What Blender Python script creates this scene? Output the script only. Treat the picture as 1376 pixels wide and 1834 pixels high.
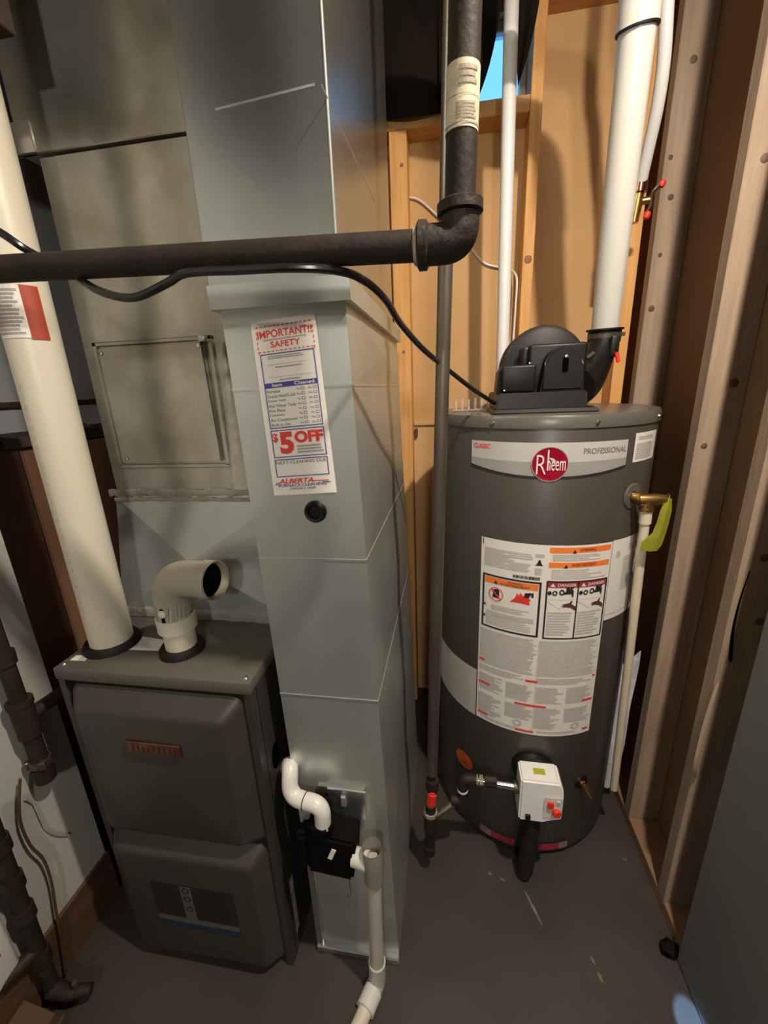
import bpy, bmesh, math, random
from mathutils import Vector, Matrix, Quaternion
random.seed(7)
for o in list(bpy.data.objects): bpy.data.objects.remove(o)
SC = bpy.context.scene
COL = SC.collection
# ------------------------------------------------------------------ camera
F_PX, CX, CY, CAM_Z = 735.0, 688.0, 917.0, 1.47
_d = Vector((808-CX, 691-CY, F_PX)).normalized()                  # room depth axis in image axes (x right, y down, z forward)
_v = Vector((100, F_PX*F_PX/226.0+100*120/226.0, F_PX)); _v = (_v-_d*_v.dot(_d)).normalized()
_x = _v.cross(_d)
ROT = Matrix((_x, _d, -_v))                                       # image axes -> room axes
cam = bpy.data.cameras.new('camera'); camo = bpy.data.objects.new('camera', cam); COL.objects.link(camo)
right = ROT @ Vector((1,0,0)); up = ROT @ Vector((0,-1,0)); back = ROT @ Vector((0,0,-1))
M = Matrix((right, up, back)).transposed().to_4x4(); M.translation = Vector((0,0,CAM_Z)); camo.matrix_world = M
cam.sensor_fit = 'VERTICAL'; cam.sensor_height = 36.0; cam.sensor_width = 27.0; cam.lens = F_PX/1834.0*36.0; cam.clip_start = 0.01
SC.camera = camo
# ------------------------------------------------------------------ world, view, daylight
w = bpy.data.worlds.new('sky'); SC.world = w; w.use_nodes = True
bg = w.node_tree.nodes['Background']; bg.inputs[0].default_value = (.16,.50,1.0,1); bg.inputs[1].default_value = 1.8
SC.view_settings.view_transform = 'Standard'; SC.view_settings.look = 'None'; SC.view_settings.gamma = 1.0
SC.view_settings.use_curve_mapping = False; SC.view_settings.exposure = 0.0
BULB = (.48,.30,2.50); FACE_POWER = 4300.0; BODY_POWER = 205.0; FILL_LOC = (.15,-1.35,2.0); FILL_POWER = 400.0; FILL_COL = (1.0,.93,.83); BULB_COL = (1.0,.87,.72)
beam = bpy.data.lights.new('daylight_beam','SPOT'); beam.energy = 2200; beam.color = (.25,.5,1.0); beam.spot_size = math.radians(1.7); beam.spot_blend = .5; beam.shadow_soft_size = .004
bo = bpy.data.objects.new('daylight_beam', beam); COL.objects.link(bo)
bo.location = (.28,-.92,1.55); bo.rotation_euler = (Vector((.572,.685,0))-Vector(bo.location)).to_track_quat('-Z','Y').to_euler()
# ------------------------------------------------------------------ pixel helper (photo pixel -> point on a plane)
def at(px, py, X=None, Y=None, Z=None):
    d = ROT @ Vector((px-CX, py-CY, F_PX))
    t = X/d.x if X is not None else (Y/d.y if Y is not None else (Z-CAM_Z)/d.z)
    return Vector((0,0,CAM_Z))+d*t
# ------------------------------------------------------------------ materials
MATS = {}
def mat(name, col, rough=.5, metal=0.0, col2=None, nscale=8.0, stretch=(1,1,1), bump=0.0, bscale=60.0, detail=5.0, contrast=(.35,.65), emit=None, alpha=None, trans=0.0, spec=None, coat=0.0):
    m = bpy.data.materials.new(name); m.use_nodes = True; nt = m.node_tree; b = nt.nodes['Principled BSDF']
    b.inputs['Base Color'].default_value = (*col,1); b.inputs['Roughness'].default_value = rough; b.inputs['Metallic'].default_value = metal
    if spec is not None: b.inputs['Specular IOR Level'].default_value = spec
    if coat: b.inputs['Coat Weight'].default_value = coat
    tc = nt.nodes.new('ShaderNodeTexCoord'); mp = nt.nodes.new('ShaderNodeMapping'); mp.inputs['Scale'].default_value = stretch
    nt.links.new(tc.outputs['Object'], mp.inputs['Vector'])
    if col2:
        n = nt.nodes.new('ShaderNodeTexNoise'); n.inputs['Scale'].default_value = nscale; n.inputs['Detail'].default_value = detail
        nt.links.new(mp.outputs['Vector'], n.inputs['Vector'])
        r = nt.nodes.new('ShaderNodeValToRGB'); r.color_ramp.elements[0].position = contrast[0]; r.color_ramp.elements[1].position = contrast[1]
        r.color_ramp.elements[0].color = (*col,1); r.color_ramp.elements[1].color = (*col2,1)
        nt.links.new(n.outputs['Fac'], r.inputs['Fac']); nt.links.new(r.outputs['Color'], b.inputs['Base Color'])
    if bump:
        n2 = nt.nodes.new('ShaderNodeTexNoise'); n2.inputs['Scale'].default_value = bscale; n2.inputs['Detail'].default_value = 3
        nt.links.new(mp.outputs['Vector'], n2.inputs['Vector'])
        bp = nt.nodes.new('ShaderNodeBump'); bp.inputs['Strength'].default_value = bump; bp.inputs['Distance'].default_value = .01
        nt.links.new(n2.outputs['Fac'], bp.inputs['Height']); nt.links.new(bp.outputs['Normal'], b.inputs['Normal'])
    if emit: b.inputs['Emission Color'].default_value = (*emit[0],1); b.inputs['Emission Strength'].default_value = emit[1]
    if alpha is not None: b.inputs['Alpha'].default_value = alpha
    if trans: b.inputs['Transmission Weight'].default_value = trans
    MATS[name] = m; return m
mat('concrete',(.031,.026,.021),.5,col2=(.052,.043,.034),nscale=3.0,bump=.08,bscale=14)
mat('floor_white',(.17,.152,.128),.7,col2=(.11,.098,.082),nscale=60)
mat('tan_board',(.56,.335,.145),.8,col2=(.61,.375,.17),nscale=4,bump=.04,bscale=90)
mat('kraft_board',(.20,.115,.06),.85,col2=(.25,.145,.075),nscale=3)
mat('wood',(.66,.33,.10),.65,col2=(.78,.42,.145),nscale=5,stretch=(14,14,.9),bump=.1,bscale=30)
mat('wood_flat',(.52,.26,.08),.65,col2=(.62,.34,.12),nscale=5,stretch=(.9,14,14),bump=.1,bscale=30)
mat('wood_grey',(.28,.20,.14),.7,col2=(.37,.27,.19),nscale=4,stretch=(10,10,.8),bump=.12,bscale=24)
mat('knot_dark',(.085,.05,.03),.7,col2=(.13,.08,.05),nscale=40); mat('knot',(.20,.09,.03),.7,col2=(.34,.17,.06),nscale=40)
mat('dark_wood',(.03,.017,.010),.8,col2=(.045,.026,.015),nscale=5,stretch=(1,8,8))
mat('red_wood',(.10,.045,.024),.7,col2=(.22,.105,.055),nscale=5,stretch=(1,1,.35))
mat('plate_wood',(.065,.032,.012),.7,col2=(.095,.046,.018),nscale=6,stretch=(8,1,8))
mat('drywall_grey',(.13,.13,.127),.7,col2=(.15,.15,.146),nscale=3)
mat('white_wall',(.42,.41,.385),.75,col2=(.47,.455,.425),nscale=3)
mat('grey_wall',(.30,.33,.35),.8,col2=(.36,.38,.40),nscale=6)
mat('ceiling',(.12,.08,.05),.85,col2=(.16,.105,.065),nscale=4)
mat('galv',(.53,.565,.535),.33,metal=.76,col2=(.61,.65,.615),nscale=7,bump=.015,bscale=35)
mat('galv_dark',(.50,.54,.52),.25,metal=.95,col2=(.57,.61,.59),nscale=6,bump=.015,bscale=30)
mat('galv_dirty',(.34,.32,.245),.24,metal=.66,col2=(.58,.565,.48),nscale=6,bump=.05,bscale=9,contrast=(.33,.62))
mat('galv_panel',(.46,.50,.48),.24,metal=.6,col2=(.53,.57,.55),nscale=6,bump=.012,bscale=30); mat('foil',(.80,.78,.71),.3,metal=.35,col2=(.62,.59,.50),nscale=22,bump=.5,bscale=55)
mat('caulk',(.66,.61,.50),.7,col2=(.5,.46,.37),nscale=30,bump=.3,bscale=70)
mat('seam_metal',(.62,.66,.63),.28,metal=.8)
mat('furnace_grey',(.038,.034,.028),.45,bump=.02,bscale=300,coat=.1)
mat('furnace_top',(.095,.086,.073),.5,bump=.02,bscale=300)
mat('heater_grey',(.056,.051,.043),.36,bump=.01,bscale=120)
mat('heater_lid',(.10,.092,.08),.3)
mat('black_iron',(.017,.0125,.009),.62,metal=.0,col2=(.028,.020,.014),nscale=25,bump=.12,bscale=120,spec=.22)
mat('iron_fitting',(.030,.021,.015),.58,metal=.1,col2=(.020,.014,.010),nscale=20,bump=.2,bscale=110,spec=.3)
mat('sealant',(.36,.32,.23),.7,col2=(.2,.17,.12),nscale=80)
mat('grey_steel',(.14,.115,.09),.42,metal=.6,col2=(.09,.075,.06),nscale=16,stretch=(1,1,.3))
mat('black_plastic',(.007,.0066,.0062),.42,bump=.02,bscale=200,spec=.3)
mat('black_gloss',(.012,.012,.013),.22)
mat('rubber',(.007,.006,.0055),.6,spec=.3)
mat('void',(.002,.002,.002),.9,spec=0.0)
mat('charcoal',(.014,.013,.012),.5,spec=.3)
mat('pvc',(.67,.63,.515),.38,col2=(.63,.59,.475),nscale=5)
mat('pvc_white',(.66,.645,.60),.28)
mat('pvc_grey',(.50,.48,.43),.42,col2=(.44,.42,.37),nscale=8)
mat('pex',(.70,.70,.69),.35)
mat('cpvc',(.70,.62,.47),.42,col2=(.64,.55,.40),nscale=12)
mat('paper',(.83,.79,.72),.6)
mat('paper_cool',(.74,.72,.68),.45)
mat('label_white',(.74,.71,.665),.4)
mat('label_grey',(.50,.48,.44),.4)
mat('print_grey',(.36,.34,.31),.5)
mat('oval_orange',(.48,.085,.022),.5); mat('strip_pale',(.24,.16,.14),.5); mat('banner_ink',(.16,.155,.15),.4); mat('wrap_ink',(.26,.225,.15),.55); mat('dim_label',(.10,.09,.085),.45); mat('dim_print',(.018,.014,.014),.5); mat('dim_blue',(.01,.03,.06),.5); mat('mark_faint',(.60,.57,.49),.5); mat('dull_red',(.36,.045,.02),.5); mat('matt_black',(.004,.0035,.0035),.7,spec=.08); mat('print_light',(.50,.475,.44),.5)
mat('print_black',(.02,.018,.02),.5)
mat('print_blue',(.045,.06,.30),.5)
mat('print_red',(.75,.045,.03),.5)
mat('print_dkred',(.33,.03,.04),.5)
mat('print_orange',(.86,.19,.03),.5)
mat('hand_brown',(.10,.035,.02),.5)
mat('skin_grey',(.6,.57,.53),.5)
mat('badge_red',(.55,.012,.045),.22,metal=.55)
mat('badge_silver',(.80,.78,.76),.25,metal=.7)
mat('banner',(.60,.585,.56),.28,metal=.25)
mat('banner_low',(.46,.45,.43),.28,metal=.4)
mat('chrome',(.78,.78,.78),.12,metal=1)
mat('screw',(.70,.70,.68),.22,metal=1)
mat('brass',(.62,.40,.14),.25,metal=.95,col2=(.48,.29,.10),nscale=40)
mat('copper',(.26,.11,.065),.22,metal=.9,col2=(.16,.075,.05),nscale=50)
mat('copper_tube',(.10,.05,.03),.5,metal=.3)
mat('red_plastic',(.75,.035,.02),.35)
mat('yellow_tag',(.40,.40,.03),.45,bump=.3,bscale=40)
mat('clear_plastic',(.86,.86,.88),.12,trans=.7,alpha=.55)
mat('bag',(.70,.70,.73),.2,alpha=.85,bump=.5,bscale=30)
mat('white_enamel',(.80,.79,.77),.3)
mat('pipe_label',(.62,.55,.38),.55,col2=(.42,.37,.25),nscale=30)
mat('cloth_dark',(.022,.013,.007),.9)
mat('cardboard',(.065,.038,.017),.8,col2=(.09,.053,.025),nscale=8)
mat('glass',(.9,.95,1),.05,trans=1.0)
mat('frame_white',(.75,.77,.78),.5)
mat('bulb_face',(1,1,1),.4,emit=(BULB_COL,FACE_POWER)); mat('fill_globe',(.9,.9,.88),.3,emit=(FILL_COL,FILL_POWER)); mat('bulb_body',(.8,.8,.8),.3,emit=(BULB_COL,BODY_POWER))
# ------------------------------------------------------------------ mesh helpers
def obj(name, bm, m, parent=None, angle=35, smooth=True):
    me = bpy.data.meshes.new(name)
    if parent is not None:
        off = parent.matrix_world.translation if parent.parent is None else parent.matrix_world.translation
        base = WORLD[parent]
        bmesh.ops.translate(bm, verts=bm.verts, vec=-base)
    bmesh.ops.recalc_face_normals(bm, faces=bm.faces) if getattr(bm,'_recalc',True) and not name in FLAT else None
    bm.to_mesh(me); bm.free()
    if smooth:
        for p in me.polygons: p.use_smooth = True
        me.set_sharp_from_angle(angle=math.radians(angle))
    me.materials.append(MATS[m])
    o = bpy.data.objects.new(name, me); COL.objects.link(o)
    if parent is not None: o.parent = parent; WORLD[o] = WORLD[parent]
    else: WORLD[o] = Vector((0,0,0))
    return o
FLAT = set(); WORLD = {}
def thing(name, label, cat, loc=(0,0,0), group=None):
    o = bpy.data.objects.new(name, None); COL.objects.link(o); o.location = loc; o.empty_display_size = .05
    o['label'] = label; o['category'] = cat
    if group: o['group'] = group
    WORLD[o] = Vector(loc); return o
def tag(o, label, cat, group=None):
    o['label'] = label; o['category'] = cat
    if group: o['group'] = group
    return o
def struct(o): o['kind'] = 'structure'; return o
def BM(): return bmesh.new()
def box(bm, x0,x1,y0,y1,z0,z1, bev=0.0, seg=2):
    r = bmesh.ops.create_cube(bm, size=1.0)
    for v in r['verts']:
        v.co = Vector(((x0+x1)/2+v.co.x*(x1-x0), (y0+y1)/2+v.co.y*(y1-y0), (z0+z1)/2+v.co.z*(z1-z0)))
    if bev:
        es = list({e for v in r['verts'] for e in v.link_edges})
        bmesh.ops.bevel(bm, geom=es, offset=bev, segments=seg, affect='EDGES', profile=.5)
    return bm
def obox(bm, c, size, rot=(0,0,0), bev=0.0, seg=2):
    mtx = Matrix.Translation(c) @ Matrix(__import__('mathutils').Euler(rot).to_matrix()).to_4x4()
    r = bmesh.ops.create_cube(bm, size=1.0)
    vs = r['verts']
    for v in vs: v.co = Vector((v.co.x*size[0], v.co.y*size[1], v.co.z*size[2]))
    if bev:
        n0 = set(bm.verts)-set(vs)
        bmesh.ops.bevel(bm, geom=list({e for v in vs for e in v.link_edges}), offset=bev, segments=seg, affect='EDGES')
        vs = [v for v in bm.verts if v not in n0]
    for v in vs: v.co = mtx @ v.co
    return bm
def hexa(bm, p):            # 8 points: bottom ring of 4, top ring of 4
    v = [bm.verts.new(q) for q in p]
    for f in ((3,2,1,0),(4,5,6,7),(0,1,5,4),(1,2,6,5),(2,3,7,6),(3,0,4,7)): bm.faces.new([v[i] for i in f])
    return bm
def fillet(pts, rad, n=6):
    pts = [Vector(p) for p in pts]; out = [pts[0]]
    for i in range(1,len(pts)-1):
        a,b,c = pts[i-1],pts[i],pts[i+1]; d1 = (a-b); d2 = (c-b)
        r = min(rad, d1.length*.49, d2.length*.49); p = b+d1.normalized()*r; q = b+d2.normalized()*r
        for k in range(n+1):
            t = k/n; out.append(p*(1-t)**2+b*2*t*(1-t)+q*t*t)
    out.append(pts[-1]); return out
def spline(pts, n=8):
    pts = [Vector(p) for p in pts]; P = [2*pts[0]-pts[1]]+pts+[2*pts[-1]-pts[-2]]; out = []
    for i in range(1,len(P)-2):
        for k in range(n):
            t = k/n; a,b,c,d = P[i-1:i+3]
            out.append(.5*((2*b)+(c-a)*t+(2*a-5*b+4*c-d)*t*t+(3*b-a-3*c+d)*t**3))
    out.append(pts[-1]); return out
def tube(bm, pts, r, seg=16, caps=True):
    pts = [Vector(p) for p in pts]; n = len(pts); rs = r if isinstance(r,(list,tuple)) else [r]*n
    tg = []
    for i in range(n):
        t = (pts[min(i+1,n-1)]-pts[max(i-1,0)]); tg.append(t.normalized())
    u = tg[0].orthogonal().normalized(); rings = []
    for i in range(n):
        if i: u = (tg[i-1].rotation_difference(tg[i]) @ u); u = (u-tg[i]*u.dot(tg[i])).normalized()
        v = tg[i].cross(u)
        rings.append([bm.verts.new(pts[i]+(u*math.cos(2*math.pi*k/seg)+v*math.sin(2*math.pi*k/seg))*rs[i]) for k in range(seg)])
    for i in range(n-1):
        for k in range(seg): bm.faces.new((rings[i][k],rings[i][(k+1)%seg],rings[i+1][(k+1)%seg],rings[i+1][k]))
    if caps: bm.faces.new(rings[0][::-1]); bm.faces.new(rings[-1])
    return bm
def lathe(bm, prof, origin=(0,0,0), axis=(0,0,1), seg=32):       # prof: [(radius, height)]; radius 0 closes
    q = Vector((0,0,1)).rotation_difference(Vector(axis).normalized()); o = Vector(origin); rings = []
    for r,h in prof:
        if r <= 1e-6: rings.append([bm.verts.new(o+q@Vector((0,0,h)))])
        else: rings.append([bm.verts.new(o+q@Vector((r*math.cos(2*math.pi*k/seg), r*math.sin(2*math.pi*k/seg), h))) for k in range(seg)])
    for a,b in zip(rings,rings[1:]):
        for k in range(seg):
            k2 = (k+1)%seg
            if len(a)==1 and len(b)==1: break
            if len(a)==1: bm.faces.new((a[0],b[k2],b[k]))
            elif len(b)==1: bm.faces.new((a[k],a[k2],b[0]))
            else: bm.faces.new((a[k],a[k2],b[k2],b[k]))
    return bm
def extr(bm, poly, fn, d):      # polygon in (u,v) mapped by fn(u,v,w); w runs 0..d
    a = [bm.verts.new(fn(u,v,0)) for u,v in poly]; b = [bm.verts.new(fn(u,v,d)) for u,v in poly]
    bm.faces.new(a); bm.faces.new(b[::-1]); n = len(a)
    for i in range(n): bm.faces.new((a[i],b[i],b[(i+1)%n],a[(i+1)%n]))
    return bm
def rrect(u0,u1,v0,v1,r,n=5):
    out = []
    for cx_,cy_,a0 in ((u1-r,v1-r,0),(u0+r,v1-r,90),(u0+r,v0+r,180),(u1-r,v0+r,270)):
        for k in range(n+1):
            a = math.radians(a0+90*k/n); out.append((cx_+r*math.cos(a),cy_+r*math.sin(a)))
    return out
# ---- flat print: everything is drawn in (u,v) and mapped onto a surface by fn(u,v,lift)
def quad(bm, fn, u0,u1,v0,v1, lift, n=1):
    for i in range(n):
        a = u0+(u1-u0)*i/n; b = u0+(u1-u0)*(i+1)/n
        bm.faces.new([bm.verts.new(fn(*p,lift)) for p in ((a,v0),(b,v0),(b,v1),(a,v1))])
def polyprint(bm, fn, pts, lift): bm.faces.new([bm.verts.new(fn(u,v,lift)) for u,v in pts])
def frame(bm, fn, u0,u1,v0,v1, tu,tv, lift, n=8):
    quad(bm,fn,u0,u1,v1-tv,v1,lift,n); quad(bm,fn,u0,u1,v0,v0+tv,lift,n); quad(bm,fn,u0,u0+tu,v0,v1,lift); quad(bm,fn,u1-tu,u1,v0,v1,lift)
def ring(bm, fn, cu,cv,ru,rv,w_,lift,n=28):
    for k in range(n):
        a,b = 2*math.pi*k/n, 2*math.pi*(k+1)/n
        polyprint(bm,fn,[(cu+ru*math.cos(a),cv+rv*math.sin(a)),(cu+ru*math.cos(b),cv+rv*math.sin(b)),(cu+ru*(1-w_)*math.cos(b),cv+rv*(1-w_)*math.sin(b)),(cu+ru*(1-w_)*math.cos(a),cv+rv*(1-w_)*math.sin(a))],lift)
def disc(bm, fn, cu,cv,ru,rv,lift,n=28): polyprint(bm,fn,[(cu+ru*math.cos(2*math.pi*k/n),cv+rv*math.sin(2*math.pi*k/n)) for k in range(n)],lift)
def greek(bm, fn, u0,u1,v0,v1, lines, lift, fill=.62, ragged=.25, wl=.06, wmin=.02):
    h = (v1-v0)/lines; W = abs(u1-u0); s = 1 if u1>u0 else -1
    for i in range(lines):
        y1 = v1-h*i-h*(1-fill)/2; y0 = y1-h*fill; x = 0; end = W*(1-random.random()*ragged)
        while x < end:
            l = W*random.uniform(wmin, wl*1.6); e = min(x+l,end)
            quad(bm,fn,u0+s*x,u0+s*e,y0,y1,lift); x = e+W*.008
def text(bm, s, fn, u0,u1,v0,v1, lift, bold=0.0, shear=0.0):
    cu = bpy.data.curves.new('t','FONT'); cu.body = s; cu.size = 1; cu.offset = bold; cu.resolution_u = 3; cu.shear = shear
    ob = bpy.data.objects.new('t',cu); COL.objects.link(ob)
    dg = bpy.context.evaluated_depsgraph_get(); me = bpy.data.meshes.new_from_object(ob.evaluated_get(dg))
    xs = [v.co.x for v in me.vertices]; ys = [v.co.y for v in me.vertices]; ax,bx,ay,by = min(xs),max(xs),min(ys),max(ys)
    vs = [bm.verts.new(fn(u0+(v.co.x-ax)/(bx-ax)*(u1-u0), v0+(v.co.y-ay)/(by-ay)*(v1-v0), lift)) for v in me.vertices]
    for p in me.polygons:
        try: bm.faces.new([vs[i] for i in p.vertices])
        except ValueError: pass
    bpy.data.objects.remove(ob); bpy.data.curves.remove(cu); bpy.data.meshes.remove(me)
def printed(name, m, parent, draw):
    bm = BM(); draw(bm); FLAT.add(name); o = obj(name,bm,m,parent,smooth=False)
    if any(k in name for k in ('print','marking','lettering','_word','hands','mist')): o['kind'] = 'stuff'
    return o

# =================================================================== THE ROOM
CEIL = 2.66
bm = BM(); box(bm,-1.9,1.0,-2.56,2.1,-.06,0); fl = struct(obj('floor',bm,'concrete',smooth=False))
for (px,py,l,wd,a) in ((955,1625,.09,.009,1.15),(900,1575,.018,.006,.6),(1062,1720,.02,.006,1.2),(878,1565,.012,.008,.3),(1120,1540,.012,.006,.2),(1075,1750,.022,.007,1.3)):
    c = at(px,py,Z=0); bm = BM(); n = 9; top = []; bot = []
    for k in range(n):
        t = k/(n-1)-.5; hw = wd*(1-(2*t)**2)*.5*random.uniform(.5,1.2)+.0008; x = t*l
        top.append((x,hw)); bot.append((x,-hw))
    ca,sa = math.cos(-a),math.sin(-a)
    extr(bm,top+bot[::-1],lambda u,v,w_:Vector((c.x+u*ca-v*sa,c.y+u*sa+v*ca,.0004+w_)),.0004); obj('paint_streak',bm,'floor_white',fl,smooth=False)
# back wall with the window opening: pieces around the hole, one mesh
WX0,WX1,WZ0,WZ1 = -.42,.24,2.335,2.60
YB = 1.75
bm = BM()
for x0,x1,z0,z1 in ((-1.9,WX0,0,CEIL),(WX1,.80,0,CEIL),(WX0,WX1,0,WZ0),(WX0,WX1,WZ1,CEIL)): box(bm,x0,x1,YB,YB+.05,z0,z1)
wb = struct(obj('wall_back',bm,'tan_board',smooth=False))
def stud(parent, x0,x1,y0,y1,z0,z1, m='wood', name='stud'):
    b = BM(); box(b,x0,x1,y0,y1,z0,z1,.002,1); return obj(name,b,m,parent,smooth=False)
YS = 1.66
sl = stud(wb,-.212,-.152,YS,YB,0,2.288); sm = stud(wb,.240,.277,YS,YB,0,CEIL); stud(wb,.572,.612,YS,YB,0,CEIL)
stud(wb,-.62,.239,YS,YB,2.289,2.334,'wood_flat','window_sill'); stud(wb,.278,.571,YS,YB,2.572,CEIL,'wood_flat','top_plate'); stud(wb,-.62,-.57,YS,YB,0,2.288)
def knot(parent, c, axis, r, m='knot'):
    b = BM(); lathe(b,[(0,.0015),(r*.7,.0012),(r,0)],c,axis,18); obj('knot',b,m,parent)
knot(wb,(.258,YS-.0005,1.875),(0,-1,0),.013); knot(wb,(-.178,YS-.0005,1.60),(0,-1,0),.006); knot(wb,(-.17,YS-.0005,2.19),(0,-1,0),.006)
b = BM(); box(b,-.15,-.01,YB-.012,YB,1.317,1.330,.002,1); obj('board_joint_strip',b,'tan_board',wb,smooth=False)
b = BM(); box(b,-.148,-.136,YB-.02,YB,1.270,1.305,.002,1); obj('clip',b,'cardboard',wb,smooth=False)
# window
bm = BM()
for x0,x1,z0,z1 in ((WX0,WX1,WZ0,WZ0+.03),(WX0,WX1,WZ1-.03,WZ1),(WX0,WX0+.03,WZ0+.03,WZ1-.03),(WX1-.022,WX1,WZ0+.03,WZ1-.03),(-.10,-.075,WZ0+.03,WZ1-.03)): box(bm,x0,x1,YB+.03,YB+.07,z0,z1,.003,1)
wn = struct(obj('window_1',bm,'frame_white',smooth=False))
bm = BM(); box(bm,WX0+.02,WX1-.02,YB+.048,YB+.052,WZ0+.02,WZ1-.02); obj('pane',bm,'glass',wn,smooth=False)
# right wall
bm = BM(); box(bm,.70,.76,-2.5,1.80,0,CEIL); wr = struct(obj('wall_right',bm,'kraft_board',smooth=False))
sA = stud(wr,.61,.70,1.553,1.591,.038,CEIL,'wood_grey'); sB = stud(wr,.61,.70,1.148,1.186,.038,CEIL,'wood_grey'); sC = stud(wr,.61,.70,.905,.943,.038,CEIL,'wood_grey')
stud(wr,.61,.70,-1.0,1.66,0,.038,'kraft_board','bottom_plate')
for y0,dz in ((1.553,((.625,2.08),(.64,1.98),(.632,1.83),(.628,1.68),(.65,2.3))),(1.148,((.645,1.9),(.67,1.45),(.63,1.30))),(.905,((.65,1.1),(.67,.95)))):
    for x,z in dz: knot(wr,(x,y0-.0005,z),(0,-1,0),random.uniform(.006,.011),'knot_dark')
bm = BM(); box(bm,.598,.612,-2.5,.797,.004,CEIL,.002,1); obj('drywall_sheet',bm,'drywall_grey',wr,smooth=False)
# torn strip curling off the near stud
bm = BM(); pts = [(.61,.90,.79),(.604,.897,.74),(.598,.893,.68),(.594,.889,.62),(.592,.886,.57),(.598,.890,.53),(.606,.90,.505)]
prev = None
for i,p in enumerate(spline(pts,4)):
    wd = .030*math.sin(math.pi*min(1,(i+2)/27))+.004
    a = [bm.verts.new(p+Vector(q)) for q in ((0,0,0),(.004,wd*.35,0),(.012,wd*.2,0),(.006,-.003,0))]
    if prev:
        for k in range(4): bm.faces.new((prev[k],prev[(k+1)%4],a[(k+1)%4],a[k]))
    prev = a
obj('torn_paper_strip',bm,'wood_grey',wr)
bm = BM(); tube(bm,spline([(.628,.9042,1.07),(.622,.9035,1.0),(.622,.903,.93),(.628,.902,.865),(.631,.902,.845)],5),[.0008+.0022*min(1,i/14)*(1 if i<19 else .3) for i in range(21)],8); obj('split',bm,'void',wr)
# left wall: white sheet on a wooden plate, then reddish boards below a ledge
bm = BM(); box(bm,-1.035,-1.02,-2.5,.742,.165,CEIL); wl = struct(obj('wall_left',bm,'white_wall',smooth=False))
bm = BM(); box(bm,-1.04,-1.012,-2.5,.748,0,.165,.003,1); obj('wooden_plate',bm,'plate_wood',wl,smooth=False)
yy = .7485
for i in range(7):
    bm = BM(); box(bm,-1.13,-1.10+random.uniform(-.003,.003),yy,min(yy+.152,1.748),0,1.36,.002,1); obj('board',bm,'red_wood',wl,smooth=False); yy += .155
bm = BM(); box(bm,-1.20,-1.1305,.742,1.749,0,1.359); obj('backing_sheet',bm,'dark_wood',wl,smooth=False)
bm = BM(); box(bm,-1.34,-1.085,.75,1.73,1.36,1.385,.002,1); obj('ledge',bm,'dark_wood',wl,smooth=False)
bm = BM(); box(bm,-1.40,-1.34,.742,1.749,1.385,CEIL); obj('upper_wall',bm,'grey_wall',wl,smooth=False)
bm = BM(); box(bm,-1.343,-1.325,.75,1.74,1.46,1.475); obj('rail',bm,'dark_wood',wl,smooth=False)
bm = BM(); box(bm,-1.40,-1.036,.70,.7484,0,CEIL); obj('return_panel',bm,'dark_wood',wl,smooth=False)
bm = BM(); box(bm,-1.9,1.0,-2.56,-2.5,0,CEIL); struct(obj('wall_front',bm,'dark_wood',smooth=False))
bm = BM(); box(bm,-1.9,1.0,-2.56,1.85,CEIL,CEIL+.05); ce = struct(obj('ceiling',bm,'ceiling',smooth=False))
for y in (-.85,-.45): stud(ce,-1.0,.59,y,y+.04,2.44,CEIL,'dark_wood','joist')
bm = BM(); box(bm,-1.019,-.735,.76,.80,2.068,CEIL,.002,1); obj('blocking_board',bm,'void' if False else 'dark_wood',ce,smooth=False)

# =================================================================== CEILING LAMP (out of frame)
L = thing('pendant_lamp','reflector flood bulb hanging face down on a short cord from the ceiling','lamp',BULB)
bx,by,bz = BULB; bax = Vector((.16,-.16,1)).normalized(); Bv = Vector(BULB)
bm = BM(); lathe(bm,[(0,-.003),(.019,-.0015),(.028,.003)],BULB,bax,32); obj('bulb_face',bm,'bulb_face',L)
bm = BM(); lathe(bm,[(.0281,.003),(.030,.007),(.0295,.012),(.023,.035),(.015,.062),(.0135,.085),(0,.085)],BULB,bax,32); obj('bulb_body',bm,'bulb_body',L)
bm = BM(); lathe(bm,[(0,.08),(.019,.08),(.020,.09),(.020,.125),(.008,.138),(0,.138)],BULB,bax,20); obj('socket',bm,'black_plastic',L)
pc_ = Bv+bax*.13
bm = BM(); tube(bm,spline([pc_,pc_+bax*.05,(pc_.x+.012,pc_.y-.012,2.45),(pc_.x+.012,pc_.y-.012,CEIL-.02)],5),.004,8); obj('cord',bm,'black_plastic',L)
bm = BM(); lathe(bm,[(0,-.025),(.04,-.025),(.05,-.004),(.05,0),(0,0)],(pc_.x+.012,pc_.y-.012,CEIL),(0,0,1),24); obj('ceiling_rose',bm,'white_enamel',L)

HL = thing('fill_lamp','unseen opal globe fill lamp added behind the camera','lamp',FILL_LOC)  # added lamp, out of view, fills light on the front-facing surfaces
bm = BM(); lathe(bm,[(0,-.06)]+[(.06*math.sin(math.pi*k/16),-.06*math.cos(math.pi*k/16)) for k in range(1,15)]+[(.02,.0575)],FILL_LOC,(0,0,1),32); obj('globe',bm,'fill_globe',HL)
bm = BM(); lathe(bm,[(0,.056),(.026,.056),(.026,.085),(.006,.10),(.006,CEIL-FILL_LOC[2]-.02),(.05,CEIL-FILL_LOC[2]-.015),(.05,CEIL-FILL_LOC[2]),(0,CEIL-FILL_LOC[2])],FILL_LOC,(0,0,1),24); obj('stem',bm,'black_plastic',HL)
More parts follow.
